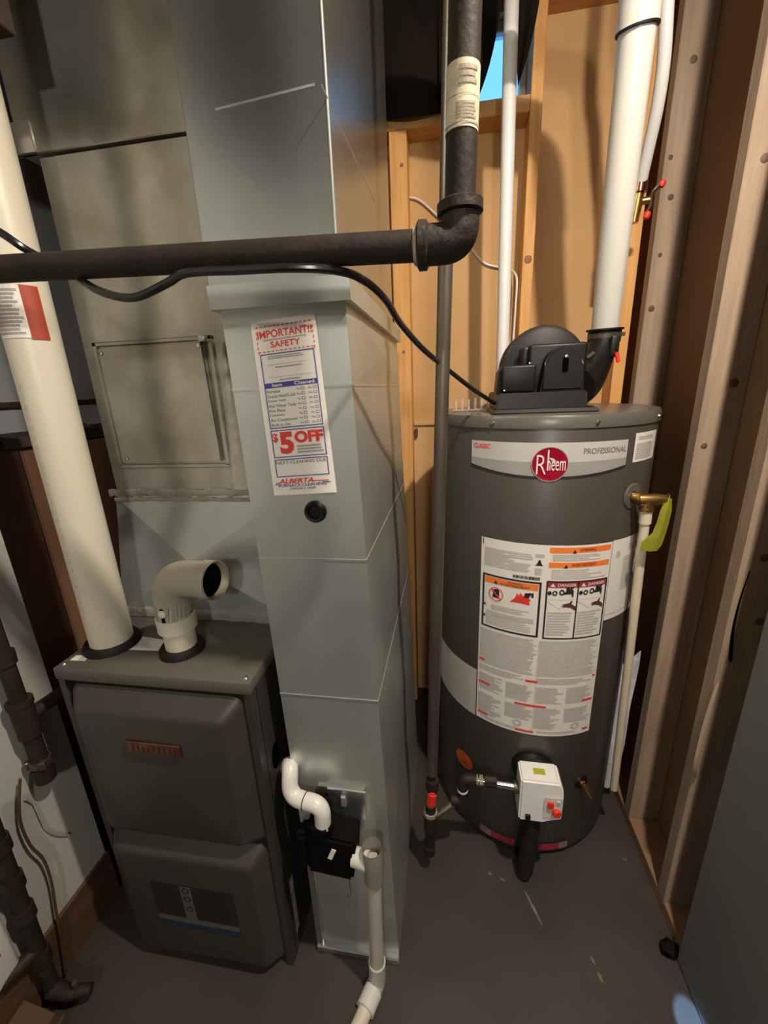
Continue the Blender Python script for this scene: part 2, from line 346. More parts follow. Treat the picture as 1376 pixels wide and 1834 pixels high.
# =================================================================== FURNACE
FX0,FX1,FY0,FY1,FZ = -.867,-.402,.643,1.36,.907
fu = thing('gas_furnace','brown-grey upright gas furnace with two raised doors beside the metal return duct','furnace',(-.634,.643,0))
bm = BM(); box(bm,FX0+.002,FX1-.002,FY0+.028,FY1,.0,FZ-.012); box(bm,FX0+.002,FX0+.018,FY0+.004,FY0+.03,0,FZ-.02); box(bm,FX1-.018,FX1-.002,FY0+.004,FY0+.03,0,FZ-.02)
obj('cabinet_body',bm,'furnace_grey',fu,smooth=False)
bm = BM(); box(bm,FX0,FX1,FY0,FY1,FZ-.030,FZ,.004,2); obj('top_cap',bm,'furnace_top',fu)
def bevel_door(name, x0,x1,z0,z1,ins,yb,yf):
    bm = BM()
    spec = [(0,.03),(0,.0),(.004,-.004),(ins-.010,yf-yb+.006),(ins-.004,yf-yb+.002),(ins+.004,yf-yb)]
    rings = [[bm.verts.new((u,yb+dy,v)) for u,v in rrect(x0+i_,x1-i_,z0+i_*.8,z1-i_,max(.006,.026-i_*.3),6)] for i_,dy in spec]
    n = len(rings[0])
    for a,b in zip(rings,rings[1:]):
        for i in range(n): bm.faces.new((a[i],a[(i+1)%n],b[(i+1)%n],b[i]))
    bm.faces.new(rings[-1]); bm.faces.new(rings[0][::-1])
    return obj(name,bm,'furnace_grey',fu,angle=28)
d1 = bevel_door('upper_door',-.842,-.424,.452,.864,.040,.652,.612)
d2 = bevel_door('lower_door',-.848,-.424,.022,.436,.036,.652,.612)
bm = BM(); box(bm,-.690,-.560,.606,.613,.733,.764,.0015,1); bd = obj('brand_plate',bm,'copper',d1); bd['label'] = 'coppery reflective name plate'
bm = BM()
for i in range(8): box(bm,-.668+i*.0125,-.660+i*.0125,.6045,.6065,.740,.757,.001,1)
box(bm,-.688,-.672,.6048,.6065,.738,.760,.001,1); obj('raised_lettering',bm,'copper',bd) if False else obj('raised_letters',bm,'copper',d1)
fpl = lambda y: (lambda u,v,l: Vector((u,y-l,v)))
en = printed('energy_label','dim_print',d2,lambda b: quad(b,fpl(.6115),-.735,-.512,.195,.315,.0006))
for q_ in ((-.735,-.512,.178,.197,.0008),(-.655,-.625,.192,.315,.0012)): printed('energy_label_bar','dim_label',d2,lambda b: quad(b,fpl(.6115),*q_))
printed('energy_label_blue_bar','dim_blue',d2,lambda b: quad(b,fpl(.6115),-.735,-.512,.160,.178,.0008))
def _en(b):
    f = fpl(.6115)
    for v in (.30,.27,.235): ring(b,f,-.640,v,.010,.010,.35,.0016,14)
    greek(b,f,-.61,-.52,.205,.305,9,.0009,ragged=.3)
printed('energy_label_print','dim_print',d2,_en)
ftop = lambda u,v,l: Vector((u,v,FZ+l))
tl = printed('top_sticker','label_white',fu,lambda b: polyprint(b,lambda u,v,l: at(u,v,Z=FZ+l),[(216,1163),(283,1166),(296,1146),(241,1138)],.0006))
printed('top_sticker_print','print_light',fu,lambda b: greek(b,lambda u,v,l: at(u,-v,Z=FZ+l),234,276,-1160,-1144,6,.001))
printed('barcode_sticker','label_grey',fu,lambda b: polyprint(b,lambda u,v,l: at(u,v,Z=FZ+l),[(124,1183),(152,1184),(161,1174),(136,1173)],.0006))
printed('barcode_sticker_white','paper',fu,lambda b: polyprint(b,lambda u,v,l: at(u,v,Z=FZ+l),[(126,1182),(139,1182.5),(147,1174),(138,1173.5)],.0009))
for x in (-.852,-.415):
    bm = BM(); lathe(bm,[(0,.004),(.003,.003),(.005,0)],(x,.660,FZ),(0,0,1),12); obj('screw',bm,'screw',fu)
for x,y,r in ((-.80,.742,.060),(-.612,.737,.048)):
    bm = BM(); lathe(bm,[(r-.014,.0),(r-.014,.016),(r-.004,.018),(r,.012),(r+.002,0)],(x,y,FZ-.001),(0,0,1),32); obj('rubber_collar',bm,'rubber',fu)
bm = BM(); lathe(bm,[(0,.0012),(.034,.0012),(.036,0)],(FX1-.0022,.712,.648),(1,0,0),28)
for v in bm.verts: v.co.y = .712+(v.co.y-.712)*.55
obj('knockout_plug',bm,'void',fu)
bm = BM(); lathe(bm,[(0,.002),(.024,.002),(.026,0)],(FX1-.002,.752,.56),(1,0,0),28); obj('drain_grommet',bm,'rubber',fu)
printed('side_sticker','label_grey',fu,lambda b: quad(b,lambda u,v,l:Vector((FX1-.002+l,u,v)),.685,.705,.06,.26,.0008))
printed('side_sticker_print','print_grey',fu,lambda b: (quad(b,lambda u,v,l:Vector((FX1-.002+l,u,v)),.686,.704,.18,.215,.0014),quad(b,lambda u,v,l:Vector((FX1-.002+l,u,v)),.686,.704,.095,.105,.0014)))

# =================================================================== PVC pipes on the furnace
ip = thing('intake_pipe','tall cream PVC pipe rising from the left of the furnace top','pipe',(-.80,.742,FZ))
bm = BM(); tube(bm,[(-.80,.742,FZ-.02),(-.80,.742,1.3),(-.795,.742,CEIL-.005)],.0455,28); ipb = obj('pipe_body',bm,'pvc',ip)
def cylmap(cx_,cy_,R_): return lambda u,v,l: Vector((cx_+(R_+l)*math.sin(u/R_), cy_-(R_+l)*math.cos(u/R_), v))
fp = cylmap(-.798,.742,.0457)
printed('pipe_sticker','label_white',ip,lambda b: quad(b,fp,-.03,.062,1.585,1.672,.0006,10))
printed('pipe_sticker_red','dull_red',ip,lambda b: quad(b,fp,.036,.064,1.583,1.674,.0009,5))
printed('pipe_sticker_print','print_grey',ip,lambda b: greek(b,fp,-.026,.033,1.59,1.668,12,.001))
def _pr(b):
    for k in range(26): quad(b,fp,-.012-.004*(k%2),-.006,1.02+k*.019,1.029+k*.019,.0006)
printed('pipe_marking','mark_faint',ip,_pr)
ve = thing('vent_elbow','cream PVC elbow on the furnace top with its open mouth facing right','pipe',(-.612,.737,FZ))
bm = BM(); tube(bm,[(-.612,.737,FZ-.02),(-.612,.737,.99)],.0340,28); obj('stub',bm,'pvc',ve)
P0,P1,P2 = Vector((-.612,.737,.975)),Vector((-.612,.737,1.092)),Vector((-.482,.716,1.100))
pe = fillet([P0,P1,P2],.095,14); rr = [.0445]*2+[.0405]*(len(pe)-4)+[.0445]*2
bm = BM(); tube(bm,pe,[.0390]*len(pe),28,caps=False)
bm2 = BM()
bmesh.ops.solidify(bm,geom=bm.faces[:],thickness=.006); elb = obj('elbow',bm,'pvc',ve)
bm = BM(); tube(bm,[P0-Vector((0,0,.008)),P0+Vector((0,0,.026))],.0418,28); obj('lower_hub',bm,'pvc',ve)
dm = (P2-P1).normalized()
bm = BM(); tube(bm,[P2-dm*.03,P2-dm*.001],.0415,28,caps=False); bmesh.ops.solidify(bm,geom=bm.faces[:],thickness=.008); obj('mouth_hub',bm,'pvc',ve)
bm = BM(); tube(bm,[P2-dm*.022,P2-dm*.018],.0355,24); obj('dark_inside',bm,'void',ve)
for dz,dx in ((1.022,.0),):
    bm = BM(); lathe(bm,[(0,.003),(.008,.002),(.009,0)],(-.612+dx,.737-.039,dz),(0,-1,.1),14); obj('mould_mark',bm,'pvc',ve)

# =================================================================== SUPPLY PLENUM behind the furnace
pl = thing('supply_plenum','stained galvanized sheet-metal plenum standing on the back of the furnace','duct',(-.635,.93,.907))
bm = BM(); PX0,PX1 = -.872,-.402; yb,yt,zb,zt = .864,.927,FZ,1.236
hexa(bm,[(PX0,yb+.001,zb),(PX1,yb+.001,zb),(PX1,1.36,zb),(PX0,1.36,zb),(PX0,yt+.001,zt),(PX1,yt+.001,zt),(PX1,1.36,zt),(PX0,1.36,zt)]); obj('transition_body',bm,'galv_dark',pl,smooth=False)
bm = BM(); cs = [(PX0,yb,zb+.02),(PX1,yb,zb+.02),(PX1,yt,zt-.012),(PX0,yt,zt-.012)]; mid = Vector((-.645,(yb+yt)/2-.034,1.07))
vs = [bm.verts.new(c) for c in cs]; vm = bm.verts.new(mid); vb = [bm.verts.new(Vector(c)+Vector((0,.012,0))) for c in cs]
for i in range(4): bm.faces.new((vs[i],vs[(i+1)%4],vm)); bm.faces.new((vs[i],vb[i],vb[(i+1)%4],vs[(i+1)%4]))
bm.faces.new(vb[::-1]); obj('cross_broken_panel',bm,'galv_panel',pl,smooth=False)
bm = BM(); box(bm,-.868,PX1,.928,1.40,zt,1.968,.002,1); obj('plenum_body',bm,'galv_dirty',pl,smooth=False)
bm = BM(); box(bm,-.905,PX1,.922,1.46,1.972,CEIL-.003,.002,1); obj('upper_duct',bm,'galv_dirty',pl,smooth=False)
bm = BM(); box(bm,-.935,-.862,.917,.935,1.972,2.03,.006,2); obj('corner_flange',bm,'galv_dirty',pl)
bm = BM(); hexa(bm,[(-.820,.917,1.316),(-.549,.914,1.318),(-.549,.926,1.318),(-.820,.926,1.316),(-.820,.917,1.584),(-.552,.908,1.585),(-.552,.926,1.585),(-.820,.926,1.584)]); ap = obj('access_panel',bm,'galv_dirty',pl,smooth=False)
for q_ in ((-.838,-.826,1.305,1.60),(-.543,-.531,1.305,1.60),(-.838,-.531,1.300,1.311),(-.838,-.531,1.590,1.600)):
    bm = BM(); box(bm,q_[0],q_[1],.921,.93,q_[2],q_[3],.002,1); obj('panel_flange',bm,'galv_dirty',pl,smooth=False)
for x,z in ((-.812,1.575),(-.556,1.578),(-.805,1.326),(-.552,1.326)):
    bm = BM(); lathe(bm,[(0,.004),(.004,.003),(.0055,0)],(x,.917 if x<-.7 else (.914 if z<1.5 else .9085),z),(0,-1,0),12); obj('screw',bm,'screw',pl)
bm = BM(); box(bm,-.556,-.538,.905,.925,1.585,1.60,.004,2); obj('bent_corner',bm,'galv',pl)
def crumple(name, x0,x1,z0,z1,y0,y1,m,n=34,amp=.004,th=.006):
    bm = BM(); rows = []
    for i in range(n+1):
        t = i/n; x = x0+(x1-x0)*t; r = []
        for k in range(4):
            s = k/3; r.append(bm.verts.new((x, y0+(y1-y0)*t-th*(math.sin(math.pi*s))-random.uniform(0,amp), z0+(z1-z0)*s+random.uniform(-amp,amp))))
        rows.append(r)
    for a,b in zip(rows,rows[1:]):
        for k in range(3): bm.faces.new((a[k],b[k],b[k+1],a[k+1]))
    bmesh.ops.solidify(bm,geom=bm.faces[:],thickness=.002)
    return obj(name,bm,m,pl,angle=50)
crumple('joint_tape',-.888,-.40,1.226,1.246,.926,.926,'foil',amp=.003,th=.002); crumple('base_tape',-.878,-.402,FZ+.002,FZ+.030,.862,.862,'foil',amp=.002,th=.002)
crumple('edge_tape',-.872,-.40,1.214,1.224,.921,.921,'caulk',amp=.002,th=.001)
bm = BM(); pr = None
for i in range(20):
    t = i/19; z = 1.585-(1.585-1.245)*t; wd = .004+.020*t+random.uniform(-.002,.002); x = -.503-.012*t
    r = [bm.verts.new((x-wd,.926,z)),bm.verts.new((x-wd*.5,.919-random.uniform(0,.003),z)),bm.verts.new((x+wd*.5,.919-random.uniform(0,.003),z)),bm.verts.new((x+wd,.926,z))]
    if pr:
        for k in range(3): bm.faces.new((pr[k],pr[k+1],r[k+1],r[k]))
    pr = r
obj('sealant_strip',bm,'caulk',pl)

# =================================================================== RETURN DUCT with sticker
rd = thing('return_duct','tall galvanized return-air duct with capped joint and a service sticker on its front','duct',(-.25,.70,0))
RY0,RY1 = .70,1.35
xl = lambda z: -.349-.019*z; xr_ = lambda z: -.126-.025*z
def slab(bm,z0,z1,y0=RY0,y1=RY1,g=0.0):
    hexa(bm,[(xl(z0)-g,y0-g,z0),(xr_(z0)+g,y0-g,z0),(xr_(z0)+g,y1+g,z0),(xl(z0)-g,y1+g,z0),(xl(z1)-g,y0-g,z1),(xr_(z1)+g,y0-g,z1),(xr_(z1)+g,y1+g,z1),(xl(z1)-g,y1+g,z1)])
# four sheet sections, each cross-broken on its right side
zs = [0.0,.40,.838,1.160,1.478,1.607]
for i,(z0,z1) in enumerate(zip(zs,zs[1:])):
    bm = BM(); slab(bm,z0+.0006,z1-.0006)
    if True:
        f = max(bm.faces,key=lambda f:f.calc_center_median().x); c = f.calc_center_median()
        r = bmesh.ops.poke(bm,faces=[f]); r['verts'][0].co = c+Vector((.006,0,0))
    obj('duct_section',bm,'galv',rd,smooth=False)
for z in (.838,1.160,1.478):
    bm = BM(); slab(bm,z-.0022,z+.0022,g=.0012); obj('standing_seam',bm,'seam_metal',rd,smooth=False)
bm = BM(); slab(bm,1.604,1.640,g=.012); obj('cap_band',bm,'galv',rd,smooth=False)
bm = BM(); box(bm,-.400,-.176,RY0+.008,RY1-.005,1.64,CEIL-.003,.0015,1)
ud = obj('upper_duct',bm,'galv_dark',rd,smooth=False)
ta,tb = at(385,196,Y=.7075),at(563,151,Y=.7075); bm = BM(); dzv = Vector((0,0,.0016)); dyv = Vector((0,.003,0))
hexa(bm,[ta-dzv,tb-dzv,tb-dzv+dyv,ta-dzv+dyv,ta+dzv,tb+dzv,tb+dzv+dyv,ta+dzv+dyv]); obj('lap_seam',bm,'galv',rd,smooth=False)
bm = BM(); tube(bm,[at(576,152,X=-.1758),at(672,362,X=-.1758)],.0009,6); obj('side_crease',bm,'seam_metal',rd)
bm = BM(); tube(bm,[(-.1765,.7085,1.645),(-.1765,.7085,CEIL-.01)],.0022,8); obj('folded_corner',bm,'seam_metal',rd)
bm = BM(); box(bm,-.352,-.332,.69,.702,.0,.40,.002,1); obj('left_flange',bm,'galv_dark',rd,smooth=False)
bm = BM(); box(bm,-.352,-.122,.685,.702,.0,.022,.003,1); obj('bottom_flange',bm,'galv_dark',rd,smooth=False)
bm = BM(); lathe(bm,[(0,.003),(.011,.003),(.013,.009),(.017,.010),(.0205,.006),(.021,0)],(-.246,RY0,1.257),(0,-1,0),28); obj('grommet_plug',bm,'black_plastic',rd)
bm = BM(); lathe(bm,[(0,.004),(.003,.003),(.0045,0)],(-.13-.019,RY0+.14,.62),(1,0,0),10); obj('screw',bm,'screw',rd)
# sticker
SK = [Vector((-.329,RY0,1.583)),Vector((-.217,RY0,1.591)),Vector((-.323,RY0,1.287)),Vector((-.2025,RY0,1.294))]
def fs(u,v,l):   # u,v in 0..1, v up
    p = SK[2]*(1-u)*(1-v)+SK[3]*u*(1-v)+SK[0]*(1-u)*v+SK[1]*u*v; return p+Vector((0,-.0014-l,0))
bm = BM(); a = [bm.verts.new(fs(u,v,.0003)) for u,v in ((0,0),(1,0),(1,1),(0,1))]; bm.faces.new(a); FLAT.add('service_sticker')
st = obj('service_sticker',bm,'paper',rd,smooth=False); st['label'] = 'long white furnace-cleaning sticker printed in red and blue'
def _r(b):
    for k in range(13):
        u = .07+k*.068; quad(b,fs,u,u+.042,.965,.970,.001); quad(b,fs,u,u+.042,.835,.840,.001)
    for k in range(5):
        v = .945-k*.026; quad(b,fs,.065,.078,v-.014,v,.001); quad(b,fs,.935,.948,v-.014,v,.001)
    text(b,'IMPORTANT!!',fs,.085,.93,.908,.948,.001,.02); text(b,'SAFETY',fs,.27,.73,.855,.888,.001,.02)
    text(b,'$',fs,.10,.19,.325,.382,.001,.03); text(b,'5',fs,.205,.43,.255,.387,.001,.05); text(b,'OFF',fs,.45,.90,.315,.385,.001,.05)
    text(b,'ALBERTA',fs,.10,.66,.073,.103,.001,.03,.3); quad(b,fs,.64,.90,.0775,.0835,.001); quad(b,fs,.055,.13,.0755,.0815,.001)
printed('sticker_red_print','print_red',st,_r)
def _b(b):
    frame(b,fs,.085,.925,.410,.826,.014,.0055,.001,1); quad(b,fs,.085,.925,.640,.668,.0009); frame(b,fs,.085,.925,.235,.400,.014,.0055,.001,1); frame(b,fs,.085,.925,.115,.225,.014,.0055,.001,1)
    text(b,'FURNACE CLEANING',fs,.10,.86,.052,.070,.0013,.02); quad(b,fs,.80,.93,.0665,.072,.001); quad(b,fs,.045,.15,.0665,.071,.001)
printed('sticker_blue_print','print_blue',st,_b)
printed('sticker_white_print','paper',st,lambda b:(text(b,'Item',fs,.21,.37,.645,.664,.0015,.02),text(b,'Cleaned',fs,.56,.87,.645,.664,.0015,.02)))
items = ['Furnace','Ducts Hot/Cold','Dryer Vent','Hot Water Tank','Fire Place','Chimney','Air Conditioner','Built in Vac']; wd = [.21,.43,.28,.43,.25,.23,.43,.31]
def _k(b):
    for i,(s,w_) in enumerate(zip(items,wd)):
        v = .630-i*.0272; text(b,s,fs,.115,.115+w_,v-.017,v,.001)
        for u,t in ((.575,'Yes'),(.765,'No')): text(b,t,fs,u,u+.055,v-.013,v-.002,.001); frame(b,fs,u+.075,u+.125,v-.015,v,.006,.0022,.001,1)
    text(b,'NEXT CLEANING DUE',fs,.11,.90,.195,.213,.001); text(b,'(780)455-2088',fs,.27,.68,.028,.046,.001)
printed('sticker_black_print','print_black',st,_k)
def _g(b):
    greek(b,fs,.20,.80,.795,.815,2,.001); greek(b,fs,.30,.72,.745,.757,1,.001,ragged=.01); greek(b,fs,.34,.66,.675,.687,1,.001,ragged=.01); greek(b,fs,.47,.89,.252,.305,3,.001,ragged=.1); greek(b,fs,.16,.84,.893,.903,1,.001,ragged=.01)
    quad(b,fs,.18,.80,.765,.767,.001); quad(b,fs,.18,.86,.697,.699,.001)
printed('sticker_fine_print','print_grey',st,_g)

# =================================================================== CONDENSATE parts
ct = thing('condensate_elbow','glossy white double PVC elbow leaving the furnace side above the black trap','pipe',(-.39,.70,.62))
pth = fillet([(-.403,.752,.570),(-.358,.69,.652),(-.358,.662,.588),(-.276,.652,.588),(-.279,.650,.530)],.035,8)
bm = BM(); tube(bm,pth,[.0185]*len(pth),20); obj('double_elbow',bm,'pvc_white',ct)
bm = BM(); dj = Vector((.09,-.015,-.002)).normalized(); tube(bm,[Vector((-.317,.657,.588))-dj*.001,Vector((-.317,.657,.588))+dj*.001],.0191,20); obj('joint_line',bm,'rubber',ct)
cp = thing('condensate_trap','black plastic condensate trap box with a small white tag on the duct front','trap box',(-.26,.66,.38))
bm = BM(); obox(bm,(-.262,.665,.450),(.108,.062,.118),(0,math.radians(6),0),.006,2); obj('box',bm,'matt_black',cp)
bm = BM(); obox(bm,(-.285,.655,.525),(.055,.05,.05),(0,math.radians(6),0),.01,2); obj('inlet_hub',bm,'matt_black',cp)
bm = BM(); obox(bm,(-.330,.655,.455),(.03,.045,.11),(0,math.radians(4),0),.008,2); obj('side_lobe',bm,'matt_black',cp)
bm = BM(); obox(bm,(-.258,.6325,.468),(.0105,.002,.034),(0,math.radians(22),0),.0006,1); obj('white_tag',bm,'paper',cp)
bm = BM(); tube(bm,spline([(-.225,.64,.40),(-.222,.632,.375),(-.221,.63,.35),(-.226,.63,.338),(-.231,.632,.348)],5),.0016,8); obj('wire_hook',bm,'screw',cp)
bm = BM(); hexa(bm,[(-.30,.694,.50),(-.19,.694,.50),(-.19,.70,.50),(-.30,.70,.50),(-.30,.694,.590),(-.19,.694,.590),(-.19,.70,.590),(-.30,.70,.590)]); br = obj('mounting_plate',bm,'galv_dark',cp,smooth=False)
bm = BM(); tube(bm,[(-.275,.691,.592),(-.185,.691,.590)],.003,8); obj('hinge_rod',bm,'seam_metal',cp)
bm = BM(); box(bm,-.245,-.232,.685,.695,.545,.575,.002,1); obj('latch',bm,'seam_metal',cp)
dp = thing('drain_standpipe','grey-white PVC standpipe with open tee dropping to the floor beside the trap','pipe',(-.17,.64,0))
bm = BM(); tube(bm,[(-.166,.640,.395),(-.166,.640,.497)],.0222,22,caps=False); bmesh.ops.solidify(bm,geom=bm.faces[:],thickness=.004); obj('open_tee',bm,'pvc_grey',dp)
bm = BM(); tube(bm,[(-.166,.640,.45),(-.166,.640,.455)],.0185,18); obj('dark_inside',bm,'pvc_grey',dp)
bm = BM(); tube(bm,[(-.212,.648,.448),(-.178,.642,.448)],.0205,18); obj('side_arm',bm,'pvc_white',dp)
bm = BM(); tube(bm,[(-.166,.640,.40),(-.1685,.640,.3),(-.172,.640,.075)],.0175,18); obj('down_pipe',bm,'pvc_grey',dp)
bm = BM(); tube(bm,fillet([(-.172,.640,.10),(-.174,.640,.024),(-.190,.600,.023)],.035,8),.0215,18); obj('floor_elbow',bm,'pvc_grey',dp)
bm = BM(); tube(bm,[(-.181,.622,.023),(-.196,.584,.023)],.0235,18); obj('sleeve',bm,'pvc_white',dp)
bm = BM(); tube(bm,[(-.19,.60,.0195),(-.268,.40,.0195),(-.34,.20,.0195),(-.42,-.05,.0195)],.0178,18); obj('floor_hose',bm,'pvc',dp)

# =================================================================== WATER HEATER
TX,TY,TR,TZ = .264,1.304,.296,1.395
wh = thing('water_heater','grey cylindrical power-vent gas water heater with warning labels and black blower on top','water heater',(TX,TY,0))
bm = BM(); lathe(bm,[(0,.012),(TR-.03,.012),(TR-.006,.016),(TR,.03),(TR,1.370),(TR-.004,1.378),(0,1.378)],(TX,TY,0),(0,0,1),96); obj('jacket',bm,'heater_grey',wh)
bm = BM(); lathe(bm,[(TR-.002,1.366),(TR+.003,1.366),(TR+.0035,1.386),(TR-.001,1.395),(TR-.012,1.397),(0,1.400)],(TX,TY,0),(0,0,1),96); obj('lid',bm,'heater_lid',wh)
bm = BM(); lathe(bm,[(TR-.02,0),(TR-.02,.02),(TR-.05,.02),(TR-.05,0)],(TX,TY,0),(0,0,1),64); obj('base_ring',bm,'black_plastic',wh)
def cp_(th, z, off=0.0): a = math.radians(th); return Vector((TX+(TR+off)*math.sin(a), TY-(TR+off)*math.cos(a), z))
def ft(u,v,l): return cp_(u,v,.0006+l)
def nrm(th): a = math.radians(th); return Vector((math.sin(a),-math.cos(a),0))
for th in (-77,-32.6,12.6,54,95,-120,150):
    bm = BM(); lathe(bm,[(0,.006),(.003,.0055),(.0048,.003),(.0052,0)],cp_(th,1.379,.003),nrm(th),14); obj('bolt',bm,'screw',wh)
def sheet(name,m,th0,th1,z0,z1,lift=.0003,n=24): return printed(name,m,wh,lambda b: quad(b,ft,th0,th1,z0,z1,lift,n))
# banner
zz = lambda a: 1.253+.021*((a+7.4)/37.4)**2
zm = lambda a: 1.288+.004*((a+7.4)/37.4)**2
strips = [(-44.8+74.8*i/30,-44.8+74.8*(i+1)/30) for i in range(30)]
bn = printed('banner','banner',wh,lambda b:[polyprint(b,ft,[(a,zz(a)),(c,zz(c)),(c,1.334),(a,1.334)],.0004) for a,c in strips])
printed('banner_lower_band','banner_low',bn,lambda b:[polyprint(b,ft,[(a,zz(a)),(c,zz(c)),(c,zm(c)),(a,zm(a))],.0006) for a,c in strips])
printed('banner_black_edge','print_black',bn,lambda b:[polyprint(b,ft,[(a,zz(a)-.006),(c,zz(c)-.006),(c,zz(c)),(a,zz(a))],.0006) for a,c in strips])
printed('banner_red_word','print_red',bn,lambda b: text(b,'CLASSIC',ft,-43.4,-33.8,1.3155,1.3275,.0009,.025))
printed('banner_grey_word','banner_ink',bn,lambda b: text(b,'PROFESSIONAL',ft,8.0,29.2,1.306,1.3195,.0009,.015))
bm = BM(); cth,cz,lr = -6.2,1.2835,.0405
lb = []
du = math.degrees(1/TR)
bg_ = printed('logo_badge','badge_red',wh,lambda b: disc(b,ft,cth,cz,lr*du,lr,.0022,40)); bg_['label'] = 'round red badge with white lettering'
printed('badge_rim','badge_silver',bg_,lambda b: ring(b,ft,cth,cz,lr*du*1.02,lr*1.02,.045,.0026,48))
printed('badge_lettering','label_white',bg_,lambda b:(text(b,'R',ft,cth-5.7,cth-1.5,cz-.024,cz+.022,.003,-.012),text(b,'neem',ft,cth-1.15,cth+6.7,cz-.015,cz+.0085,.003,.0),quad(b,ft,cth-1.15,cth-.55,cz-.015,cz+.034,.003)))
# main label
ml = sheet('rating_label','label_white',-37,28.6,.487,1.079); ml['label'] = 'tall white warning label with orange and red headings'
sm_ = sheet('registration_label','label_white',34.6,56,1.276,1.346); printed('registration_print','print_light',sm_,lambda b:(greek(b,ft,37,52,1.329,1.339,2,.001,ragged=.1),greek(b,ft,36,52,1.283,1.322,9,.001,ragged=.15)))
rl = sheet('spanish_label','label_white',28.9,56,.852,1.081); rl.name = 'side_label'
printed('side_label_print','print_light',rl,lambda b:(greek(b,ft,32,35,1.03,1.05,3,.001),greek(b,ft,38,54,.93,1.03,14,.001,ragged=.5),quad(b,ft,29,50,.868,.8695,.001,8),greek(b,ft,41,50,1.045,1.06,2,.001)))
ll = sheet('energy_guide_label','label_grey',-84,-37.7,.484,.652); printed('energy_guide_print','print_light',ll,lambda b:(greek(b,ft,-70,-40,.497,.64,24,.001,fill=.5,ragged=.15,wl=.2),frame(b,ft,-83,-38.6,.488,.648,.3,.0015,.001,16)))
def _lg(b):
    greek(b,ft,-34.8,-19,1.000,1.054,14,.001,ragged=.35); greek(b,ft,-22,-10,1.035,1.054,3,.001,ragged=.2); greek(b,ft,-22,-11,1.000,1.025,6,.001,ragged=.2); greek(b,ft,-9.5,-5.2,1.044,1.055,3,.001,ragged=.05); greek(b,ft,-9.3,-5.4,.995,1.016,5,.001,ragged=.2)
    greek(b,ft,-1.5,26.5,1.037,1.056,4,.001,ragged=.4); greek(b,ft,-1.5,26.5,.986,1.015,5,.001,ragged=.4)
    greek(b,ft,-33,-8,.823,.868,7,.001,ragged=.3); greek(b,ft,-30,-8,.872,.889,3,.001,ragged=.35); greek(b,ft,-30,-7.5,.852,.862,2,.0012,ragged=.1)
    greek(b,ft,-2.0,10.5,.822,.894,9,.001,ragged=.3); greek(b,ft,13.0,26,.822,.894,9,.001,ragged=.3)
printed('label_print','print_light',ml,_lg)
def _ll(b):
    for (u0,u1) in ((-36,-5.2),(-4.4,27.6)):
        greek(b,ft,u0,u1,.690,.805,22,.001,fill=.72,ragged=.15,wl=.12); greek(b,ft,u0,u1,.665,.685,4,.001,fill=.7,ragged=.4)
        greek(b,ft,u0,u0+15,.600,.655,10,.001,fill=.7,ragged=.4); greek(b,ft,u0+16,u1,.600,.655,10,.001,fill=.7,ragged=.3)
        greek(b,ft,u0,u0+14,.510,.585,13,.001,fill=.7,ragged=.4); greek(b,ft,u0+16,u1,.535,.585,9,.001,fill=.7,ragged=.3); greek(b,ft,u0+2,u1-3,.495,.504,2,.001)
        ring(b,ft,u0+23,.520,2.6,.012,.5,.001,16)
    quad(b,ft,-4.9,-4.7,.495,.80,.001)
printed('label_lower_print','print_light',ml,_ll)
def _lbk(b):
    frame(b,ft,-35.4,-5.6,.813,.976,1.0,.005,.0012,14); frame(b,ft,-3.4,27.8,.811,.982,.8,.004,.0012,14); quad(b,ft,11.7,12.4,.811,.982,.0012)
    quad(b,ft,-36,-35.6,1.060,1.079,.0012)
    for k in range(34): quad(b,ft,-19.5+k*.38,-19.5+k*.38+random.choice((.12,.2,.28)),.981,.990,.0012)
    text(b,'WARNING',ft,-22,-14.5,.9605,.9665,.0016); text(b,'AVERTISSEMENT',ft,-26,-11,.9525,.9588,.0016); text(b,'WARNING',ft,11,19,1.0625,1.0705,.0016); text(b,'AVERTISSEMENT',ft,7.5,20,1.0225,1.0300,.0016)
    for u,v,s in ((-28,.957,1.0),(8.5,1.0625,1.0),(5.0,1.0225,1.0),(-33.8,.884,.8),(-33.8,.849,.8)): polyprint(b,ft,[(u-1.0*s,v-.0045*s),(u+1.0*s,v-.0045*s),(u,v+.006*s)],.0016)
    polyprint(b,ft,[(-9.4,1.022),(-5.5,1.022),(-6.3,1.027),(-7.0,1.037),(-7.4,1.039),(-7.8,1.037),(-8.5,1.027)],.0012)
    polyprint(b,ft,[(-29.6,.910),(-26.0,.910),(-26.0,.934),(-27.0,.938),(-29.0,.934)],.0012); disc(b,ft,-12.2,.937,1.2,.005,.0016,10); polyprint(b,ft,[(-13.6,.928),(-11.5,.926),(-10.2,.938),(-9.6,.933),(-9.4,.940),(-11,.944),(-12.5,.936)],.0016); quad(b,ft,-10,-9,.930,.943,.0016)
    for o_ in (0,15.2):
        disc(b,ft,-1.6+o_,.9475,1.0,.006,.0014,12); ring(b,ft,.9+o_,.9475,1.3,.007,.5,.0014,14); ring(b,ft,4.2+o_,.9500,1.3,.008,.5,.0014,14)
        polyprint(b,ft,[(4.2+o_,.944),(9.0+o_,.945),(9.2+o_,.937),(9.9+o_,.937),(9.9+o_,.955),(8.5+o_,.960),(6.5+o_,.959),(6.0+o_,.952)],.0014); disc(b,ft,7.0+o_,.961,1.0,.004,.0014,10); disc(b,ft,9.0+o_,.963,.9,.004,.0014,10)
printed('label_black_print','print_black',ml,_lbk)
